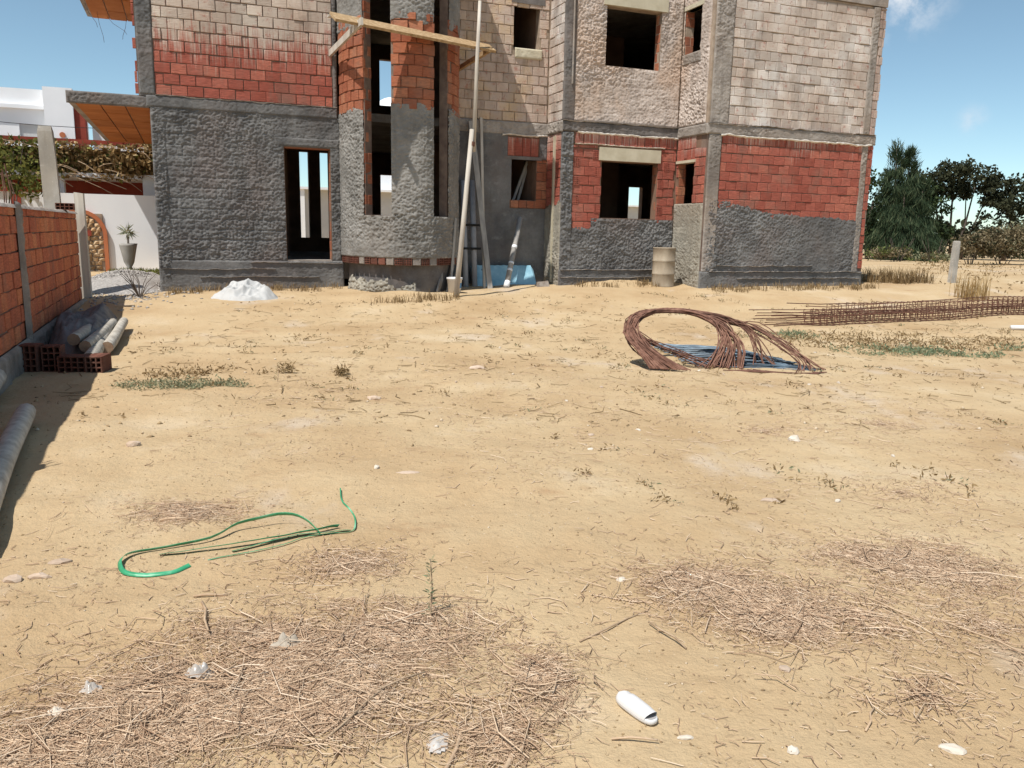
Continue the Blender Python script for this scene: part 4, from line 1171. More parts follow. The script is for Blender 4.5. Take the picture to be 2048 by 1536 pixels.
MB().box(HL(-5.05, 32.46, 4.35), HL(-4.45, 32.5, 4.86)).build('window', MT['greywall'], nh)
MB().box(HL(-13.1, 32.25, 5.34), HL(-4.23, 32.4, 5.46)).build('ledge', MT['white'], nh)
wall('stair_tower', MT['white'], -4.22, -3.35, 3.05, 6.04, 31.9, 36.5, parent=nh, org=HL)
wall('red_pier', MT['redtrim'], -3.345, -3.02, 3.05, 5.6, 32.0, 32.6, parent=nh, org=HL)
wall('upper_wall', MT['white'], -3.0, 2.0, 3.05, 5.4, 34.0, 34.3, parent=nh, org=HL)
MB().tube([HL(-3.72, 31.89, 4.52), HL(-3.72, 31.82, 4.52)], .09, 12).build('wall_plate', MT['orangetrim'], nh)
# creeper on the parapet
cr_ = uvthing('creeper', 'tangled creeper over the porch parapet, green at one end and dried gold at the other', 'creeper', -3, 27, 3.0)
n1 = 5200
uu = rng.uniform(-9, -.3, n1); zz = rng.uniform(2.98, 3.92, n1) + .10 * vn(uu * 2, uu * 0, 4); vv = 26.93 - rng.random(n1) * .28 * (1 + .6 * vn(uu * 1.5, zz * 2, 5))
green = rng.random(n1) < np.clip((-2.6 - uu) / 1.6, .06, .72)
P1 = np.stack([uu + 3, vv - 27, zz - 3.0], -1)
leaf_obj('dry_leaves', P1[~green], .17, MT['vine_dry'], cr_, aspect=.55, droop=.5)
leaf_obj('green_leaves', P1[green], .15, MT['vine_green'], cr_, aspect=.6, droop=.2)
for k in range(26):
    u0 = rng.uniform(-8, -.5); z0 = rng.uniform(2.9, 3.9); ln = rng.uniform(.5, 1.5); an = rng.uniform(-.9, .9)
    pts = [(u0 + 3 + ln * t * math.cos(an), 26.6 - 27 - .15 * math.sin(t * 3), z0 - 3 + ln * t * math.sin(an) * .6 - .25 * t * t) for t in (0, .3, .65, 1)]
    MB().tube(pts, .011, 4).build('vine_stem', MT['stalk'], cr_)
# loose shrub in front of the porch at the far left
sh = uvthing('shrub', 'straggly green shrub rising above the garden wall in front of the white house', 'shrub', -4.6, 24.8, .4)
pts = np.concatenate([ball((0, 0, 2.6), (1.1, .5, .75), 700, .2), ball((-1.2, .1, 2.9), (.9, .4, .9), 500, .2), ball((.9, 0, 2.2), (.6, .4, .4), 260, .2)])
leaf_obj('foliage', pts, .15, MT['vine_green'], sh, aspect=.5)
for k in range(7):
    a = rng.uniform(-1.4, 1.0); MB().tube([(a * .25, 0, -.1), (a * .6, 0, 1.5), (a, .1, 3.2 + rng.uniform(-.3, .3))], [.03, .02, .008], 5).build('branch', MT['bark'], sh)
cb = MB(); pa = Vector((-9.0, 29.9, 4.86)); pb = Vector((2.0, 31.0, 4.98))
f0 = W(-9, 29.9)
pts = [tuple(W(-9 + 11 * t, 30, 4.95 - .35 * math.sin(math.pi * t)) - W(-9, 30, 4.9)) for t in np.linspace(0, 1, 12)]
o = cb.tube(pts, .012, 4).build('overhead_cable', MT['rubber']); o.location = W(-9, 30, 4.9); tag(o, 'thin dark cable strung in front of the white house', 'cable')
# houses seen through the openings
for (nm, lab, u0, u1, v0, v1, zt) in (('white_house', 'low white house seen through the doorway of the unfinished house', 3.0, 14.0, 45, 52, 3.62), ('white_house', 'small far white house seen through the middle lower window', 30, 41, 62, 68, 3.9)):
    rt = uvthing(nm, lab, 'house', (u0 + u1) / 2, v0, .5)
    q = lambda u, v, z: (u - (u0 + u1) / 2, v - v0, z - .5)
    MB().box(q(u0, v0, .2), q(u0 + 2.85, v1, zt)).build('wall', MT['white'], rt)
    MB().box(q(u0 + 2.86, v0 + .6, .2), q(u1, v1, zt)).build('wall', MT['greywall'], rt)
    MB().box(q(u0 - .1, v0 - .1, zt), q(u1 + .1, v1, zt + .12)).build('roof', MT['white'], rt)
    if u0 < 10:
        MB().box(q(9.9, 46, 3.7), q(12.2, 49, 7.7)).build('tower', MT['white'], rt)
        MB().lathe([(1.12 * math.cos(a), 1.2 * math.sin(a)) for a in np.linspace(0, math.pi / 2 - .02, 10)], 24, q(11.05, 47.2, 7.7)).build('dome', MT['white'], rt, True)

# ------------------------------------------------------------------ gravel by the left corner
heap('gravel_heap', 'spread heap of pale grey gravel between the garden wall and the house', 'gravel', -1.35, 20.2, .95, 2.6, .28, MT['gravel_base'], 31, .05, kind='stuff')
def pebbles(name, xs_, ys_, size, mat, label, cat, flat=.6):
    n = len(xs_); zz_ = zg(xs_, ys_)
    base = np.array([(1, 0, 0), (0, 1, 0), (-1, 0, 0), (0, -1, 0), (0, 0, 1), (0, 0, -.6)], float)
    f6 = np.array([(0, 1, 4), (1, 2, 4), (2, 3, 4), (3, 0, 4), (1, 0, 5), (2, 1, 5), (3, 2, 5), (0, 3, 5)])
    sc = size * rng.uniform(.4, 1.4, (n, 1, 3)); sc[:, :, 2] *= flat
    V = base[None] * sc * (1 + .35 * rng.normal(size=(n, 6, 1)) * .6)
    a = rng.uniform(0, 6.28, n); ca, sa = np.cos(a)[:, None], np.sin(a)[:, None]
    x = V[..., 0] * ca - V[..., 1] * sa; y = V[..., 0] * sa + V[..., 1] * ca
    V = np.stack([x + xs_[:, None], y + ys_[:, None], V[..., 2] + zz_[:, None] + size * .1], -1).reshape(-1, 3)
    Fq = (f6[None] + 6 * np.arange(n)[:, None, None]).reshape(-1, 3)
    return tag(link(bpy.data.objects.new(name, mesh_np(name, V, Fq, mat))), label, cat, kind='stuff')
gu = rng.normal(-1.3, .5, 2600); gv = rng.normal(19.6, 1.5, 2600)
gx = gu * UX - gv * UY; gy = gu * UY + gv * UX
rr = ((gu + 1.35) / .95) ** 2 + ((gv - 20.2) / 2.6) ** 2
V0 = pebbles('gravel_stones', gx, gy, .035, MT['gravel'], 'loose grey gravel stones scattered over and around the heap', 'gravel')
co = np.empty(len(V0.data.vertices) * 3, np.float32); V0.data.vertices.foreach_get('co', co); co = co.reshape(-1, 6, 3)
co[:, :, 2] += (.28 * np.clip(1 - rr, 0, 1))[:, None]
V0.data.vertices.foreach_set('co', co.ravel()); V0.data.update()

# ------------------------------------------------------------------ rusty steel: coil, dark rods, tied cages
def smooth_path(pts, n=18):
    """Catmull-Rom through the given points"""
    P = [Vector(p) for p in pts]; P = [P[0] * 2 - P[1]] + P + [P[-1] * 2 - P[-2]]
    out = []
    seg = len(P) - 3
    for i in range(n + 1):
        x = i / n * seg; k = min(int(x), seg - 1); t = x - k
        a, b, c, d = P[k:k + 4]
        out.append(.5 * ((2 * b) + (c - a) * t + (2 * a - 5 * b + 4 * c - d) * t * t + (3 * b - a - 3 * c + d) * t ** 3))
    return out
rc = thing('rebar_bundle', 'bundle of rusty steel bars bent over into a tall arch, tails fanning to the ground', 'rebar', (2.4, 10.2, zgf(2.4, 10.2)))
g0 = zgf(2.4, 10.2)
rr_ = random.Random(21)
def jp(p, s, sz=None):
    return (p[0] - 2.4 + rr_.uniform(-s, s), p[1] - 10.2 + rr_.uniform(-s, s), max(.012, p[2] - 0 + rr_.uniform(-1, 1) * (s if sz is None else sz)))
for k in range(46):     # the tight arch: left foot, over the top, right foot
    f = rr_.random(); s = .055
    foot0 = (1.70 + .50 * f, 9.94 - .08 * f, .012)
    foot1 = (2.32 + .58 * (1 - f) ** .8 + rr_.uniform(-.04, .04), 10.05 + .12 * rr_.random(), .012)
    pts = [(foot0[0] - 2.4, foot0[1] - 10.2, .012), jp((1.60 + .24 * f, 10.10, .17), .035), jp((1.47 + .13 * f, 10.42, .34), s), jp((1.52 + .1 * f, 10.66, .50), s),
           jp((1.78, 10.86, .615), s, .03), jp((2.12, 10.92, .645), s, .03), jp((2.46, 10.82, .60), s, .03), jp((2.66 + .10 * (1 - f), 10.58, .48), s),
           jp((2.62 + .30 * (1 - f), 10.32, .26), s), (foot1[0] - 2.4, foot1[1] - 10.2, .012)]
    MB().tube(smooth_path(pts, 26), .0088, 5).build('bar', MT['rust'], rc)
for k in range(22):     # tails running off to the right and curling back
    f = k / 21; s = .05
    endx = 3.05 + .85 * f + rr_.uniform(-.06, .06)
    pts = [(1.75 + .3 * rr_.random() - 2.4, 9.93 - 10.2, .012), jp((1.55, 10.3, .25), s), jp((1.50, 10.64, .49), s), jp((1.78, 10.88, .61), s, .03), jp((2.15, 10.95, .655), s, .02), jp((2.52, 10.86, .625), s, .02),
           jp((2.80 + .06 * f, 10.74, .56 - .03 * rr_.random()), s), jp((3.02 + .2 * f, 10.58, .44 + .05 * f), s)]
    if f < .45: pts += [jp((3.10 + .25 * f, 10.42, .24), s), (endx - 2.4, 10.25 - 10.2 + rr_.uniform(-.1, .1), .015)]
    else: pts += [jp((3.30 + .26 * f, 10.36, .27), s), jp((3.48 + .28 * f, 10.16, .10), .03), (endx - 2.4, 9.95 + .5 * (f - .7) - 10.2, .015)]
    MB().tube(smooth_path(pts, 30), .0072, 5).build('bar', MT['rust'], rc)
for k in range(7):      # ends lying on the ground in front
    pts = [(3.88 - 2.4 - .03 * k, 9.93 - 10.2, .012), (3.70 - 2.4, 9.84 - .012 * k - 10.2, .014), (3.2 - 2.4, 9.80 - 10.2 + .012 * k, .014), (2.6 - 2.4 + .08 * k, 9.93 - 10.2 + .02 * k, .012)]
    MB().tube(smooth_path(pts, 14), .007, 5).build('bar', MT['rust_dark'], rc)
for k in range(9):      # a few bars crossing at the back of the left foot
    pts = [jp((1.60, 10.5, .36), .05), jp((1.95, 10.42, .22), .04), jp((2.35 + .04 * k, 10.12, .03), .03)]
    MB().tube(smooth_path(pts, 8), .007, 5).build('bar', MT['rust_dark'], rc)
bs_ = thing('dark_rod_pile', 'flat pile of dark blue-grey steel rods lying under the rusty arch', 'rods', (2.8, 10.9, zgf(2.8, 10.9)))
for k in range(110):
    f = rr_.random(); lay_ = rr_.random() ** 2
    y0 = 10.15 + 2.15 * f; x0 = 1.98 + .22 * rr_.random() + .28 * (1 - f); x1 = 3.80 - .75 * f ** 1.3 + rr_.uniform(-.12, .12)
    y1 = 9.98 + 1.9 * f ** 1.1 + rr_.uniform(-.06, .06)
    if x1 - x0 < .35: continue
    pts = []
    for i in range(6):
        t = i / 5
        pts.append((x0 + (x1 - x0) * t - 2.8, y0 + (y1 - y0) * t - 10.9 + .03 * math.sin(t * 5 + k), .014 + .10 * lay_ * (1 - (2 * f - 1) ** 2) * math.sin(math.pi * (t * .8 + .1)) + .012 * rr_.random()))
    MB().tube(pts, .0085, 5).build('rod', MT['blacksteel'], bs_)
# tied cages
def cage(x0, y0, x1, y1, z, w_, h_, label, lead=1.0):
    p = Vector((x0, y0, 0)); d = Vector((x1 - x0, y1 - y0, 0)); Ln = d.length; d.normalize(); sd = Vector((-d.y, d.x, 0))
    root = thing('rebar_cage', label, 'rebar cage', (x0, y0, zgf(x0, y0)), 0, None)
    def pt(t, a, b):
        q = p + d * t + sd * a
        return Vector((q.x - x0, q.y - y0, zgf(q.x, q.y) - zgf(x0, y0) + z + b))
    for (a, b) in ((-w_ / 2, .015), (w_ / 2, .015), (-w_ / 2, h_), (w_ / 2, h_)):
        n = 14
        pts = [pt(Ln * i / n - (rr_.uniform(0, .35) if i == 0 else 0), a + .015 * math.sin(i * .8 + z * 9), b + (.02 * math.sin(i * .7 + a * 20)) * (b > .05)) for i in range(n + 1)]
        MB().tube(pts, .0085, 5).build('bar', MT['rust_dark'], root)
    t = lead
    ring = None
    while t < Ln:
        k = w_ / 2 + .008; tl = rr_.uniform(-.03, .03)
        q = [pt(t, -k, .006), pt(t + tl, k, .006), pt(t + tl, k, h_ + .008), pt(t, -k, h_ + .008)]
        mbr = MB()
        for i in range(4): mbr.bar(q[i], q[(i + 1) % 4], .009, .009)
        mbr.build('stirrup', MT['rust_dark'], root)
        t += .17 + rr_.uniform(-.02, .02)
    return root
cage(4.62, 14.62, 11.6, 18.05, 0, .20, .17, 'tied rebar cage lying frontmost in the stack on the sand', .95)
cage(4.85, 15.0, 12.0, 18.45, 0, .20, .18, 'tied rebar cage on the sand just behind the frontmost cage', .8)
cage(4.75, 15.40, 12.2, 18.95, .0, .20, .17, 'tied rebar cage on the sand farthest from the arch of bars', 1.1)
cage(5.30, 14.98, 12.3, 18.36, .20, .20, .17, 'tied rebar cage stacked on top of the two front cages', .7)
obj = MB().tube([(0, 0, .02), (.45, -.03, .03), (1.3, -.10, .02)], .045, 10).build('white_pipe', MT['plastic_white'], None, True); obj.location = (9.30, 15.20, zgf(9.3, 15.2) + .02)
tag(obj, 'length of white plastic pipe lying on the sand near the cages', 'pipe')

# ------------------------------------------------------------------ trees and scrub beyond the plot
def limb(parent, pts, rs, name='branch'):
    return MB().tube(pts, rs, 6).build(name, MT['bark'], parent, True)
def casuarina(x, y, tops, label):
    z0 = zgf(x, y)
    root = thing('casuarina_tree', label, 'tree', (x, y, z0))
    V, D = [], []
    for (tx, ty, h, w_, n) in tops:
        MB().tube([(tx * .3, ty * .3, -.2), (tx * .8, ty * .8, h * .5), (tx, ty, h * .98)], [.13, .08, .015], 7).build('trunk', MT['bark'], root, True)
        for k in range(n):
            t = .04 + .96 * rng.random() ** .85
            z = h * t
            prof = w_ * (1.0 - .93 * ((t - .22) / .78) if t > .22 else .72 + .28 * t / .22)
            a = rng.uniform(0, 6.283); r = prof * (.35 + .65 * math.sqrt(rng.random())) * rng.uniform(.75, 1.2)
            c = np.array([tx + r * math.cos(a), ty + r * math.sin(a), z])
            m = 52 if t < .8 else 26
            q = c + rng.normal(size=(m, 3)) * np.array([.14, .14, .16]) * (.6 if t > .8 else 1)
            dd = np.tile(np.array([math.cos(a) * .35, math.sin(a) * .35, -.9 if t < .82 else .75]), (m, 1))
            V.append(q); D.append(dd)
    leaf_obj('crown', np.concatenate(V), .34, MT['needle'], root, aspect=.09, dirs=np.concatenate(D))
    return root
casuarina(19.9, 42.4, ((-.85, 0, 5.6, 1.0, 150), (-.05, .2, 5.35, 1.15, 170), (-.5, -.6, 3.3, 1.75, 170), (.85, .3, 3.9, 1.05, 90), (.3, -.7, 2.6, 1.4, 90)), 'tall drooping casuarina with two pointed tops at the edge of the field')
def broadtree(x, y, clumps, label, mat, leaf=.20, trunks=(), den=1.0, name='broadleaf_tree'):
    z0 = zgf(x, y)
    root = thing(name, label, 'tree', (x, y, z0))
    P = []
    for (cx, cy, cz, rx, ry, rz_) in clumps:
        n = int(430 * den * (rx * rz_ + .3))
        # small sub-clumps give the crown its light and dark lumps and its gaps
        for k in range(max(4, n // 26)):
            d = rng.normal(size=3); d /= np.linalg.norm(d)
            c = np.array([cx, cy, cz]) + d * np.array([rx, ry, rz_]) * rng.uniform(.55, 1.0)
            P.append(ball(c, (.34, .34, .24), 34, .15))
    leaf_obj('crown', np.concatenate(P), leaf, mat, root, aspect=.6)
    for (a, b, r) in trunks:
        mid = [(a[i] + b[i]) / 2 + rng.uniform(-.15, .15) for i in range(3)]
        limb(root, [a, mid, b], [r, r * .75, r * .4], 'trunk')
    return root
broadtree(18.6, 43.5, [(-.2, 0, 3.3, 1.3, 1.2, 1.5), (-.9, 0, 1.6, 1.2, 1.0, 1.4), (.9, .3, 2.2, 1.0, 1.0, 1.6), (-1.5, .3, 3.9, .8, .8, .7)], 'dense dark tree standing half behind the right end of the house', MT['leaf_dark'], trunks=(((0, 0, -.2), (0, 0, 3), .14),))
broadtree(21.6, 44.0, [(-.5, 0, 3.4, 1.2, 1.0, 1.1), (.2, 0, 2.2, 1.2, 1.0, 1.3), (-.9, 0, 1.7, 1.0, .9, 1.4), (.9, 0, 1.4, .9, .8, .9)], 'mid green bushy tree growing right behind the casuarina', MT['leaf_dark'], trunks=(((0, 0, -.2), (0, 0, 2.5), .12),))
broadtree(24.0, 45.5, [(-1.5, 0, 4.1, 1.2, 1.0, .85), (-.3, 0, 4.6, 1.4, 1.0, .7), (1.0, 0, 4.25, 1.3, 1.0, .75), (2.1, 0, 3.7, 1.0, .9, .8), (-2.0, 0, 2.9, .8, .8, 1.0), (.2, .3, 3.7, 1.5, .8, .5), (-1.0, .3, 1.3, 1.3, .6, .8), (1.2, .3, 1.2, 1.3, .6, .8)], 'umbrella-topped tree with bare slanting stems and sky between them', MT['leaf_olive'], den=1.7,
          trunks=(((-.3, 0, -.2), (-1.4, 0, 3.8), .07), ((0, 0, -.2), (-.3, 0, 4.3), .08), ((.1, 0, -.2), (.9, 0, 4.0), .07), ((.5, 0, .0), (1.7, 0, 3.7), .06), ((-.6, .3, -.2), (-.9, .2, 4.0), .05), ((.8, .3, 0), (.5, .2, 4.2), .05)))
broadtree(26.3, 44.5, [(0, 0, 3.5, 1.3, 1.1, 1.0), (-.6, 0, 2.4, 1.0, 1.0, 1.1), (1.3, 0, 3.9, 1.3, 1.0, 1.0), (.6, 0, 2.0, 1.4, 1.0, 1.2), (2.6, 0, 3.0, 1.5, 1.1, 1.5)], 'grey-green round-headed tree right of the umbrella-topped one', MT['leaf_olive'], trunks=(((0, 0, -.2), (.2, 0, 3), .13),))
broadtree(30.5, 46.0, [(0, 0, 3.6, 1.8, 1.2, 1.6), (1.8, 0, 3.0, 1.6, 1.2, 1.6)], 'dark tree beyond the round-headed grey-green one', MT['leaf_dark'], trunks=(((0, 0, -.2), (.2, 0, 3), .13),))
# a far thicket that closes the view between the trunks
tx_ = rng.uniform(15, 60, 4200); ty_ = rng.uniform(50, 53, 4200); tz_ = .5 + rng.random(4200) * (2.5 + .8 * vn(tx_ * .4, tx_ * 0, 8))
tag(leaf_obj('far_thicket', np.stack([tx_, ty_, tz_], -1), .4, MT['leaf_olive'], aspect=.7), 'far low thicket behind the trees', 'thicket', kind='stuff')
def bush(x, y, clumps, label, mats, leaf=.13, den=1.0, group=None):
    root = thing('bush', label, 'bush', (x, y, zgf(x, y)), 0, group)
    for j, (m, share) in enumerate(mats):
        P = []
        for (cx, cy, cz, rx, ry, rz_) in clumps:
            for k in range(int(16 * den * share * (rx * rz_ + .2) * 3)):
                d = rng.normal(size=3); d /= np.linalg.norm(d); d[2] = abs(d[2]) * .9 - .15
                P.append(ball(np.array([cx, cy, cz]) + d * np.array([rx, ry, rz_]) * rng.uniform(.4, 1.0), (.26, .26, .22), 22, .1))
        if P: leaf_obj('foliage', np.concatenate(P), leaf, m, root, aspect=.45)
    for k in range(6):
        a = rng.uniform(-1, 1); MB().tube([(a * .2, 0, -.1), (a * .6, 0, .5), (a, rng.uniform(-.3, .3), 1.1)], [.02, .014, .006], 4).build('stem', MT['bark'], root)
    return root
bush(20.4, 36.9, [(0, 0, .7, .9, .6, 1.0), (.9, .2, .9, .8, .6, 1.0)], 'dry brown bush in front of the trees, beside the casuarina foot', [(MT['scrub'], .9), (MT['leaf_olive'], .3)], den=1.5)
bush(22.2, 37.6, [(0, 0, .9, 1.1, .7, 1.25), (1.1, .3, 1.1, .8, .6, 1.1), (-.3, 0, .5, 1.2, .6, .6)], 'tall dry scrub bush with tan twigs behind the fence post', [(MT['scrub'], 1.0), (MT['weed_green'], .3)], den=1.5)
bush(24.3, 38.0, [(0, 0, .9, 1.0, .7, 1.2), (.8, 0, 1.3, .9, .6, .9), (.2, 0, .5, 1.2, .6, .6)], 'mixed green bush with bright leaf tips right of the dry scrub', [(MT['leaf_dark'], .7), (MT['leaf_light'], .4), (MT['scrub'], .4)], den=1.5)
bush(26.2, 38.2, [(0, 0, .9, 1.3, .8, 1.1), (1.4, 0, 1.1, 1.2, .8, 1.1)], 'broad light green bush spreading beyond the mixed bush', [(MT['leaf_dark'], .55), (MT['leaf_light'], .6)])
bush(18.0, 39.0, [(0, 0, .35, .8, .5, .45), (-.8, .2, .3, .6, .4, .4)], 'low pale scrub at the field edge beside the house end', [(MT['scrub'], .8), (MT['leaf_light'], .2)])
bush(19.6, 38.6, [(0, 0, .2, 1.4, .5, .25)], 'low leafy undergrowth below the casuarina', [(MT['weed_green'], .5), (MT['scrub'], .6), (MT['leaf_light'], .25)])

# ------------------------------------------------------------------ grasses and weeds
def blades(name, label, cat, xs_, ys_, h, mat, spread=.35, wid=.008, kind='stuff', zoff=0):
    """thin upright blades, three points each"""
    n = len(xs_); zz_ = zg(xs_, ys_) + zoff
    a = rng.uniform(0, 6.283, n); ln = h * rng.uniform(.45, 1.2, n); le = spread * rng.uniform(.1, 1.3, n)
    dx, dy = np.cos(a), np.sin(a); px, py = -dy, dx
    w_ = wid * rng.uniform(.6, 1.4, n)
    b0 = np.stack([xs_ - px * w_, ys_ - py * w_, zz_ - .01], -1); b1 = np.stack([xs_ + px * w_, ys_ + py * w_, zz_ - .01], -1)
    m = np.stack([xs_ + dx * ln * le * .4, ys_ + dy * ln * le * .4, zz_ + ln * .6], -1)
    t = np.stack([xs_ + dx * ln * le, ys_ + dy * ln * le, zz_ + ln * np.sqrt(np.clip(1 - .5 * le ** 2, .3, 1))], -1)
    pw = np.stack([px * w_ * .7, py * w_ * .7, px * 0], -1)
    V = np.stack([b0, b1, m + pw, m - pw, t, t], 1)[:, :5].reshape(-1, 3)
    i = 5 * np.arange(n)
    F4 = np.stack([i, i + 1, i + 2, i + 3], -1); F3 = np.stack([i + 3, i + 2, i + 4, i + 4], -1)
    me = bpy.data.meshes.new(name)
    me.from_pydata(V.tolist(), [], F4.tolist() + [f[:3] for f in F3.tolist()])
    me.materials.append(mat); me.update()
    return tag(link(bpy.data.objects.new(name, me)), label, cat, kind=kind)
def cloudxy(cx, cy, rx, ry, n, sharp=2.0):
    a = rng.uniform(0, 6.283, n); r = rng.random(n) ** (1 / sharp)
    x = cx + rx * r * np.cos(a); y = cy + ry * r * np.sin(a)
    return x, y
def tuftxy(cx, cy, rx, ry, nt_, per, sp):
    tx, ty = cloudxy(cx, cy, rx, ry, nt_, 1.6)
    return np.repeat(tx, per) + rng.normal(0, sp, nt_ * per), np.repeat(ty, per) + rng.normal(0, sp, nt_ * per)
x, y = tuftxy(9.9, 21.6, 1.05, .5, 40, 18, .10)
blades('dry_grass', 'tuft of tall brown dry grass at the right end of the house', 'grass', x, y, .40, MT['weed_dry'], .75, .008)
x, y = tuftxy(10.8, 19.4, .35, .25, 14, 16, .07)
blades('dry_grass', 'thin golden grass stalks in front of the fence post', 'grass', x, y, .62, MT['reed'], .35, .006)
x, y = tuftxy(6.0, 12.2, 1.3, .55, 120, 16, .09); x2, y2 = tuftxy(8.0, 12.5, 1.7, .6, 100, 14, .09); x3, y3 = tuftxy(4.9, 13.4, .9, .5, 60, 16, .07)
def sprigs(name, label, xs_, ys_, h, mat, leaf, per=9, sp=.05):
    n = len(xs_)
    x = np.repeat(xs_, per) + rng.normal(0, sp, n * per); y = np.repeat(ys_, per) + rng.normal(0, sp * .8, n * per)
    z = zg(x, y) + np.abs(rng.normal(0, .5, n * per)) * h * np.repeat(rng.uniform(.3, 1.3, n), per)
    o = leaf_obj(name, np.stack([x, y, z], -1), leaf, mat, aspect=.32)
    return tag(o, label, 'weeds', kind='stuff')
def thin(x, y, seed, thr=-.1):
    k = vn(x * 1.3, y * 2.2, seed) + .6 * vn(x * 4, y * 5, seed + 1) > thr
    return x[k], y[k]
x, y = cloudxy(6.2, 12.15, 1.5, .55, 260, 1.5); x2, y2 = cloudxy(8.3, 12.6, 1.9, .7, 240, 1.5); x5, y5 = cloudxy(4.6, 13.6, .5, .3, 40, 1.5)
x, y = thin(np.concatenate([x, x2, x5]), np.concatenate([y, y2, y5]), 70)
sprigs('green_weeds', 'band of low grey-green weeds beyond the rebar arch', x, y, .06, MT['weed_fresh'], .055, 14, .08)
x4, y4 = cloudxy(6.2, 13.2, 2.8, 1.1, 420, 1.4); x4, y4 = thin(x4, y4, 74, -.05)
sprigs('dry_weeds', 'brownish dry weeds around the low green band', x4, y4, .07, MT['weed_dry'], .06, 9, .08)
x, y = cloudxy(-3.45, 8.4, .66, .40, 170, 1.5); x, y = thin(x, y, 78, -.35)
sprigs('green_weeds', 'small patch of grey-green weeds near the log ends', x, y, .05, MT['weed_green'], .04, 14, .05)
x, y = cloudxy(-3.5, 9.15, .7, .4, 90, 1.4); x, y = thin(x, y, 82, -.1)
sprigs('dry_weeds', 'dry weed tufts behind the small green patch', x, y, .06, MT['weed_dry'], .05, 10, .05)
# scattered tufts over the whole plot, denser in bands
n = 620
tx_ = rng.uniform(-6, 11, n); ty_ = 4.2 + 14 * rng.random(n) ** .8
keep_ = (vn(tx_ * .45, ty_ * .6, 40) + .5 * vn(tx_ * 1.3, ty_ * 1.7, 41) > -.12)
uu_ = tx_ * UX + ty_ * UY; vv_ = -tx_ * UY + ty_ * UX
keep_ &= (uu_ > -1.3) & (vv_ < 16.0) & (vv_ > 3)
tx_, ty_ = tx_[keep_], ty_[keep_]
sprigs('scattered_weeds', 'scattered small dry weed tufts all over the sand', tx_, ty_, .05, MT['weed_dry'], .045, 12, .04)
k_ = rng.random(len(tx_)) < .3
sprigs('scattered_green_weeds', 'scattered little green weed sprigs all over the sand', tx_[k_] + .05, ty_[k_], .04, MT['weed_green'], .04, 11, .05)
fx = rng.uniform(10, 30, 700); fy = rng.uniform(19, 38, 700); kf = (fx - 8.5) * 1.55 + 9 > fy * .62
sprigs('field_weeds', 'sparse dry weeds dotted over the field beyond the house', fx[kf], fy[kf], .10, MT['weed_dry'], .12, 6, .16)
bx = []; by = []
for (u0, u1, v_) in ((-.4, 3.0, 17.75), (8.2, 10.2, 17.0), (11.0, 15.8, 15.9), (3.2, 5.0, 15.75)):
    m = int((u1 - u0) * 26); uu = rng.uniform(u0, u1, m); vv = v_ - rng.random(m) * .5
    for a, b in zip(uu, vv):
        c = W(a, b); bx += list(c.x + rng.normal(0, .05, 7)); by += list(c.y + rng.normal(0, .05, 7))
blades('wall_foot_weeds', 'dry weeds along the foot of the unfinished walls', 'weeds', np.array(bx), np.array(by), .16, MT['weed_dry'], .7, .006)
gx_, gy_ = [], []
m = 420; uu = rng.uniform(-1.9, -.6, m); vv = rng.uniform(21.5, 24.6, m)
for a, b in zip(uu, vv):
    c = W(a, b); gx_ += list(c.x + rng.normal(0, .08, 6)); gy_ += list(c.y + rng.normal(0, .08, 6))
blades('verge_grass', 'yellowing grass verge before the white garden wall', 'grass', np.array(gx_), np.array(gy_), .16, MT['vine_green'], .6, .012)
# bare thorny weed by the house corner
tw = thing('dead_bush', 'leafless thorny weed standing at the left corner of the house', 'weed', (-7.15, 15.6, zgf(-7.15, 15.6)))
for k in range(16):
    a = rng.uniform(0, 6.28); l1 = rng.uniform(.2, .5); z1_ = rng.uniform(.25, .62)
    q0 = (0, 0, -.03); q1 = (l1 * .35 * math.cos(a), l1 * .35 * math.sin(a), z1_ * .5); q2 = (l1 * math.cos(a + .4), l1 * math.sin(a + .4), z1_)
    MB().tube([q0, q1, q2], [.010, .007, .003], 4).build('twig', MT['bark'], tw)

# single weeds
def spikeweed(x, y, h, label, n=60, mat='weed_fresh'):
    r = thing('weed', label, 'weed', (x, y, zgf(x, y)))
    MB().tube([(0, 0, -.02), (.01, .02, h * .5), (.0, .03, h)], [.005, .004, .002], 5).build('stem', MT['stalk'], r)
    zz_ = rng.uniform(.05, 1, n) * h
    pts = np.stack([zz_ * 0, .03 * zz_ / h, zz_], -1)
    a = rng.uniform(0, 6.28, n); d = np.stack([np.cos(a), np.sin(a), .35 + 0 * a], -1)
    leaf_obj('leaves', pts, .034, MT[mat], r, aspect=.22, dirs=d)
    return r
spikeweed(-.335, 3.27, .26, 'upright green spiky weed growing out of the straw')
spikeweed(-2.55, 8.7, .2, 'thin upright weed beside the small green patch', 20, 'weed_green')
for k, (x, y, lab) in enumerate(((-1.95, 9.22, 'round brown weed tuft on bare sand beyond the green strap'), (-2.62, 9.3, 'grey dried weed left of the round brown tuft'))):
    r = thing('weed', lab, 'weed', (x, y, zgf(x, y)))
    leaf_obj('leaves', ball((0, 0, .05), (.09, .09, .06), 140, .2), .07, MT['weed_dry'], r, aspect=.2)

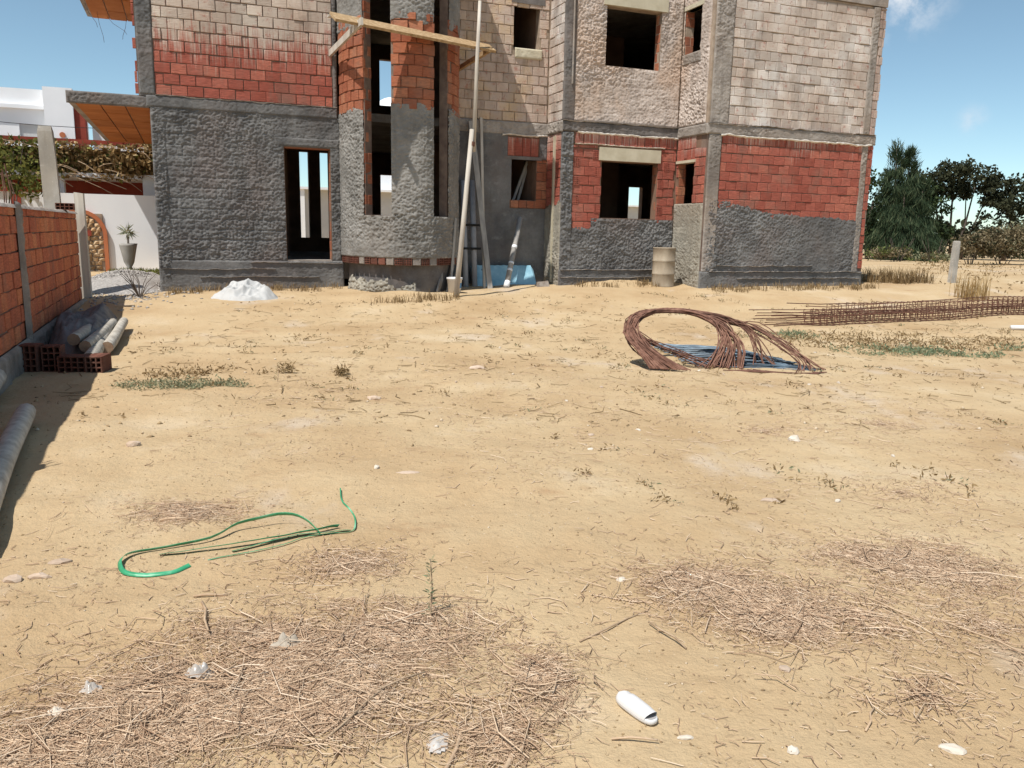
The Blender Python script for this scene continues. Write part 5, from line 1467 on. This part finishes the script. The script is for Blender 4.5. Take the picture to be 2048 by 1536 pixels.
# ------------------------------------------------------------------ straw litter, stalks, stones
ell = [(-1.26, 2.44, .49, .30, 3400), (-.82, 2.98, .62, .36, 5200), (-.41, 3.19, .32, .22, 1900), (-.02, 2.43, .18, .22, 700), (.96, 3.62, .43, .33, 1900), (1.19, 3.32, .33, .29, 1900), (2.20, 3.91, .47, .39, 1700),
       (-1.85, 4.49, .33, .25, 900), (-.79, 3.82, .32, .22, 600), (.13, 2.80, .17, .28, 700), (-1.42, 2.28, .31, .19, 1500), (-.70, 2.52, .45, .29, 3000), (1.94, 4.09, .55, .28, 1100), (1.53, 2.71, .22, .20, 350), (-1.1, 2.7, .35, .2, 1500),
       (1.55, 3.35, .5, .35, 900), (2.1, 3.3, .5, .35, 500), (2.2, 6.9, .7, .5, 500), (3.4, 7.3, .8, .5, 500), (2.6, 5.2, .9, .7, 500)]
def straws(name, label, xs_, ys_, ln, wid, mat, lift, seed):
    rg = np.random.default_rng(seed); n = len(xs_)
    a = rg.uniform(0, 6.283, n) ; L_ = ln * rg.lognormal(0, .55, n) ; L_ = np.clip(L_, .015, .34)
    bend = rg.normal(0, .75, n); tilt = np.abs(rg.normal(0, .10, n)) * rg.choice([1, 1, -.3], n)
    base = rg.random(n) * lift
    ts = (-.5, 0., .5); P = []
    for t in ts:
        ang = a + bend * t
        x = xs_ + np.cos(ang) * L_ * t; y = ys_ + np.sin(ang) * L_ * t
        z = zg(x, y) + .004 + base + np.maximum(-.002, (t + .5) * L_ * tilt)
        P.append(np.stack([x, y, z], -1))
    px, py = -np.sin(a), np.cos(a); w_ = wid * rg.uniform(.5, 1.5, n)
    V = []
    for j, p in enumerate(P):
        ww = w_ * (1 if j < 2 else .7)
        side = np.stack([px * ww, py * ww, 0 * ww], -1); upv = np.stack([0 * ww, 0 * ww, ww * 1.5], -1)
        V += [p - side, p + side, p + upv]
    V = np.stack(V, 1).reshape(-1, 3)
    f = np.array([(0, 1, 4, 3), (1, 2, 5, 4), (2, 0, 3, 5), (3, 4, 7, 6), (4, 5, 8, 7), (5, 3, 6, 8)])
    Fq = (f[None] + 9 * np.arange(n)[:, None, None]).reshape(-1, 4)
    return tag(link(bpy.data.objects.new(name, mesh_np(name, V, Fq, mat))), label, 'straw', kind='stuff')
X_, Y_ = [], []
for (cx, cy, rx, ry, n) in ell:
    n = int(n * 1.25)
    a = rng.uniform(0, 6.283, n); r = np.abs(rng.normal(0, .66, n))
    x = cx + rx * r * np.cos(a); y = cy + ry * r * np.sin(a)
    k_ = vn(x * 7, y * 7, 51) + .8 * vn(x * 2.6, y * 2.6, 52) > -.30
    X_.append(x[k_]); Y_.append(y[k_])
straws('straw_litter', 'matted patches of dry straw and grass litter on the near sand', np.concatenate(X_), np.concatenate(Y_), .048, .00125, MT['straw'], .007, 5)
X3, Y3 = [], []
for (cx, cy, rx, ry, n) in ell[:16]:
    n = int(n * .07); a = rng.uniform(0, 6.283, n); r = np.abs(rng.normal(0, .62, n))
    X3.append(cx + rx * r * np.cos(a)); Y3.append(cy + ry * r * np.sin(a))
straws('long_straw', 'longer coarse straws and stems lying over the straw patches', np.concatenate(X3), np.concatenate(Y3), .12, .0021, MT['straw'], .010, 10)
n = 4200; x = rng.uniform(-2.6, 4.6, n); y = 2.0 + 8.5 * rng.random(n) ** 1.5
k_ = vn(x * 1.4, y * 1.4, 53) > -.35
straws('loose_straw', 'loose single straws and twigs strewn over the sand', x[k_], y[k_], .06, .0018, MT['straw'], .001, 6)
n = 15000; x = rng.uniform(-2.6, 4.8, n); y = 2.0 + 7.5 * rng.random(n) ** 1.5
k_ = vn(x * 1.9, y * 1.9, 55) + .5 * vn(x * 6, y * 6, 56) > -.1
straws('chaff', 'fine broken chaff dusted over the near sand', x[k_], y[k_], .020, .0012, MT['straw'], .002, 8)
X2, Y2 = [], []
for (cx, cy, rx, ry, n) in ell[:16]:
    n = int(n * 1.1); a = rng.uniform(0, 6.283, n); r = np.abs(rng.normal(0, .62, n))
    X2.append(cx + rx * r * np.cos(a)); Y2.append(cy + ry * r * np.sin(a))
straws('straw_chaff', 'short broken straw bits matted under the straw patches', np.concatenate(X2), np.concatenate(Y2), .026, .0013, MT['straw'], .006, 9)
n = 1500; x = rng.uniform(-5, 9, n); y = rng.uniform(7, 16.5, n); uu_ = x * UX + y * UY
straws('far_twigs', 'thin twigs and stalks scattered over the far part of the plot', x[uu_ > -1.2], y[uu_ > -1.2], .11, .003, MT['weed_dry'], .004, 7)
def stalk(x0, y0, x1, y1, r, label, z1=.0, group=None):
    o = MB().tube([(0, 0, .006), ((x1 - x0) * .35 + .008, (y1 - y0) * .35, .014 + z1 * .4), ((x1 - x0) * .7 - .006, (y1 - y0) * .7, .012 + z1 * .8), (x1 - x0, y1 - y0, .008 + z1)], [r, r, r * .9, r * .75], 6).build('dry_stalk', MT['stalk'], None, True)
    o.location = (x0, y0, zgf(x0, y0)); return tag(o, label, 'stalk', group)
stalk(-.19, 2.25, -.12, 2.56, .007, 'thickest pale dry stalk lying beside the clear plastic strip')
stalk(-.02, 2.25, .05, 2.42, .009, 'flat split brown stalk near the thickest pale one')
stalk(-.29, 3.14, -.09, 2.80, .005, 'long thin brown stalk lying beside the spiky green weed')
stalk(-1.36, 3.38, -1.22, 3.08, .006, 'pale dry leaf stalk lying across the edge of the straw', .02)
stalk(-1.42, 3.44, -1.27, 3.45, .006, 'short straight white stalk lying on bare sand left of the straw')
stalk(.02, 2.83, .12, 2.78, .008, 'stubby whitish stick lying right of the straw')
stalk(-1.75, 4.62, -1.62, 4.60, .008, 'short pale stick lying in the straw patch beyond the green strap')
stalk(-1.95, 4.32, -1.80, 4.36, .010, 'stubby pale stick at the near edge of that small straw patch')
for k, (x0, y0, x1, y1) in enumerate(((.30, 3.10, .62, 3.36), (.72, 3.02, .60, 3.22), (1.62, 3.6, 1.80, 3.30), (-.52, 2.62, -.30, 2.78), (-.6, 2.35, -.42, 2.7), (2.1, 3.05, 1.9, 3.3), (.35, 2.42, .50, 2.40), (1.22, 2.5, 1.3, 2.62))):
    stalk(x0, y0, x1, y1, .004, 'thin curved dark twig lying on bare near sand', .01, 'dark twigs on the near sand')
def stone(x, y, sx, sy, sz, rz_, label, mat='stone', group=None, seed=0, name='stone'):
    bm = bmesh.new(); bmesh.ops.create_icosphere(bm, subdivisions=2, radius=1)
    rg = np.random.default_rng(seed + 100)
    for v in bm.verts:
        k = 1 + .28 * float(vn(v.co.x * 1.6 + seed, v.co.y * 1.6 + v.co.z * 1.3, seed)) + .06 * rg.normal()
        v.co = Vector((v.co.x * sx * k, v.co.y * sy * k, max(-.3, v.co.z) * sz * k))
    me = bpy.data.meshes.new(name); bm.to_mesh(me); bm.free(); me.materials.append(MT[mat])
    o = bpy.data.objects.new(name, me); o.location = (x, y, zgf(x, y) + sz * .15); o.rotation_euler = (0, 0, rz_)
    return tag(link(o), label, 'stone', group)
stone(-.42, 9.75, .11, .055, .03, -.1, 'flat pinkish slab of stone lying alone in the middle of the plot', seed=1)
stone(2.35, 6.58, .05, .045, .04, .3, 'bright white lump of rubble on the sand before the rebar arch', 'stone_white', seed=2)
stone(-.70, 5.33, .075, .03, .008, .2, 'thin pinkish flake of stone half buried beyond the green strap', seed=3)
stone(-2.21, 3.78, .06, .026, .016, .25, 'long pinkish stone lying left of the strap loop', seed=4)
stone(-2.31, 3.56, .045, .032, .022, .0, 'angular pinkish stone at the edge of the sand near the pole', seed=5)
stone(-2.21, 3.60, .06, .022, .02, .1, 'narrow pinkish stone sliver beside the angular one', seed=6)
stone(-2.78, 5.80, .05, .035, .03, .4, 'small pale pink stone on sand beside the wall shade', seed=7)
stone(1.47, 2.42, .04, .022, .014, -.3, 'cream pebble lying apart in the near sand right of the slipper', 'stone_white', seed=8)
stone(.93, 2.37, .022, .018, .014, .6, 'small bright white pebble near the slipper toe', 'stone_white', seed=9)
stone(.60, 2.44, .028, .012, .010, .1, 'chalky white flake lying just past the slipper heel', 'stone_white', seed=10)
stone(-1.36, 7.9, .07, .035, .03, .1, 'brown clod-like stone on the open middle sand', seed=11)
stone(1.67, 4.97, .07, .03, .015, -.1, 'low pinkish flake of stone in the open sand right of centre', seed=12)
for k in range(26):
    x = rng.uniform(-1.5, 4.8); y = rng.uniform(2.6, 13)
    stone(x, y, rng.uniform(.012, .035), rng.uniform(.01, .025), rng.uniform(.01, .02), rng.uniform(0, 6), 'small pale pebble lying loose on the open sand', 'stone_white' if k % 3 else 'stone', 'pale pebbles on the sand', 30 + k, name='pebble')
n = 17000; x = rng.uniform(-4.5, 8, n); y = 1.9 + 13 * rng.random(n) ** 1.6; uu_ = x * UX + y * UY
pebbles('soil_crumbs', x[uu_ > -1.7], y[uu_ > -1.7], .0065, MT['soilclod'], 'crumbs of dry soil scattered over the sand', 'soil', .8)
n = 900; x = rng.uniform(-6, 9, n); y = rng.uniform(6, 17, n); uu_ = x * UX + y * UY
pebbles('soil_clods', x[uu_ > -1.7], y[uu_ > -1.7], .022, MT['soilclod'], 'larger dry soil clods on the far part of the plot', 'soil', .7)

# ------------------------------------------------------------------ slipper, strap, plastic scraps
sl = thing('slipper', 'white plastic slipper lying on the near sand', 'slipper', (.455, 2.575, zgf(.455, 2.575)), math.radians(-58))
sl.scale = (.72, .72, .72)
def outline(n=36, ln=.265, w_=.094):
    out = []
    for i in range(n):
        a = 2 * math.pi * i / n
        cx = math.copysign(abs(math.cos(a)) ** .62, math.cos(a)) * ln / 2; sy = math.copysign(abs(math.sin(a)) ** .75, math.sin(a)) * w_ / 2
        sy *= 1 - .10 * math.cos(a * 1.0)
        out.append((cx, sy))
    return out
ol = outline(); n = len(ol)
mbs = MB()
vs = [(x * s_, y * s_, z) for (z, s_) in ((.004, .96), (.012, 1.0), (.026, 1.0), (.030, .97)) for x, y in ol]
fs = [tuple(reversed(range(n))), tuple(range(3 * n, 4 * n))]
for r in range(3):
    for k in range(n): fs.append((r * n + k, r * n + (k + 1) % n, (r + 1) * n + (k + 1) % n, (r + 1) * n + k))
mbs.add(vs, fs); mbs.build('sole', MT['plastic_white'], sl, True)
vs = []; fs = []; m = 14; q = 11
for i in range(m + 1):
    x = -.131 + .228 * i / m
    hw = .047 * max(.02, 1 - abs(x / .1335) ** 4.2) ** .5 * (1 - .08 * x / .13)
    hh = .030 + .030 * (max(0, 1 - (x / .135) ** 4)) ** .5 - (.008 if i == 3 else 0) + (.004 if i == m else 0)
    for j in range(q + 1):
        a = math.pi * j / q
        vs.append((x + (.018 * math.sin(a) if i == m else 0), hw * math.cos(a) * 1.01, .020 + (hh - .020) * math.sin(a) ** .7))
for i in range(m):
    for j in range(q):
        a = i * (q + 1) + j; fs.append((a, a + 1, a + q + 2, a + q + 1))
up_ = MB().add(vs, fs).build('upper', MT['plastic_white'], sl, True)
MT['insole'] = simple('grey_insole', [(0, (.30, .29, .29)), (1, (.42, .41, .41))], bs=.1)
MB().add([(x * .93, y * .93, .0315) for x, y in ol if x > .045], [tuple(range(len([1 for x, y in ol if x > .045])))]).build('insole', MT['insole'], sl)

st_ = thing('plastic_strap', 'tangled loop of green plastic strapping on the sand', 'strap', (-1.4, 4.0, zgf(-1.4, 4.0)))
def strap(pts, w_, tw0, tw1):
    P = smooth_path([(x, y, z) for x, y, z in pts], 40)
    vs = []
    for i, p in enumerate(P):
        d = (P[min(i + 1, len(P) - 1)] - P[max(i - 1, 0)]).normalized()
        s_ = d.cross(Vector((0, 0, 1))).normalized(); u_ = s_.cross(d)
        a = tw0 + (tw1 - tw0) * i / (len(P) - 1)
        c = s_ * math.cos(a) + u_ * math.sin(a); nrm = s_ * -math.sin(a) + u_ * math.cos(a)
        g = Vector((p.x, p.y, zgf(p.x, p.y) + p.z + abs(math.sin(a)) * w_ / 2 + .004)) - Vector((-1.4, 4.0, zgf(-1.4, 4.0)))
        for sg, sn in ((-1, -1), (1, -1), (1, 1), (-1, 1)):
            vs.append(g + c * sg * w_ / 2 + nrm * sn * .0009)
    fs = []
    for i in range(len(P) - 1):
        for k in range(4): fs.append((i * 4 + k, i * 4 + (k + 1) % 4, i * 4 + 4 + (k + 1) % 4, i * 4 + 4 + k))
    MB().add(vs, fs).build('band', MT['strap'], st_, True)
strap([(-1.57, 3.78, 0), (-1.65, 3.68, 0), (-1.81, 3.66, 0), (-1.885, 3.72, .01), (-1.91, 3.82, .01), (-1.83, 3.93, 0), (-1.57, 4.06, .01), (-1.47, 4.20, .03), (-1.28, 4.30, .05), (-1.13, 4.26, .04), (-1.02, 4.17, 0)], .024, .45, 1.15)
strap([(-1.76, 3.87, 0), (-1.40, 4.02, .015), (-1.12, 4.15, .01), (-.99, 4.23, .01), (-.94, 4.27, .0)], .026, .4, .9)
strap([(-1.50, 3.83, 0), (-1.24, 4.00, .005), (-1.02, 4.16, .005), (-.87, 4.22, 0), (-.86, 4.33, .01), (-.92, 4.55, .0), (-1.02, 4.74, .005), (-1.07, 4.93, .01)], .009, .1, .6)
strap([(-1.42, 3.95, .0), (-1.2, 4.10, .01), (-.98, 4.19, .005), (-.87, 4.245, 0)], .022, .3, .3)
def scrap(x, y, rx, ry, h, label, seed, mat='clear'):
    n = 12; S, T = np.meshgrid(np.linspace(-1, 1, n), np.linspace(-1, 1, n))
    r = np.sqrt(S * S + T * T) + .25 * vn(S * 2, T * 2, seed)
    z = h * 1.5 * (np.abs(vn(S * 2.5, T * 2.5, seed + 1)) + .6 * np.abs(vn(S * 5, T * 5, seed + 2))) * np.clip(1.1 - r, 0, 1)
    V = np.stack([S * rx, T * ry, z], -1).reshape(-1, 3); i = np.arange(n * n).reshape(n, n)
    Fq = np.stack([i[:-1, :-1], i[:-1, 1:], i[1:, 1:], i[1:, :-1]], -1)[(r < 1.05)[:-1, :-1]]
    o = bpy.data.objects.new('plastic_scrap', mesh_np('plastic_scrap', V, Fq, MT[mat], False)); o.location = (x, y, zgf(x, y) + .004)
    return tag(link(o), label, 'plastic')
scrap(-1.15, 2.80, .055, .04, .05, 'larger crumpled clear plastic scrap lying in the straw', 61)
scrap(-1.49, 2.67, .035, .028, .035, 'smaller crumpled clear plastic scrap at the straw edge', 64)
scrap(-.22, 2.40, .035, .055, .014, 'flat clear plastic strip lying beside the thickest pale stalk', 67)
scrap(-1.54, 2.53, .03, .025, .02, 'tiny white paper scrap lying on the sand beside the straw', 71, 'stone_white')
scrap(-.88, 3.02, .07, .045, .06, 'grey crumpled dead leaf rosette on the straw', 75, 'weedgrey')
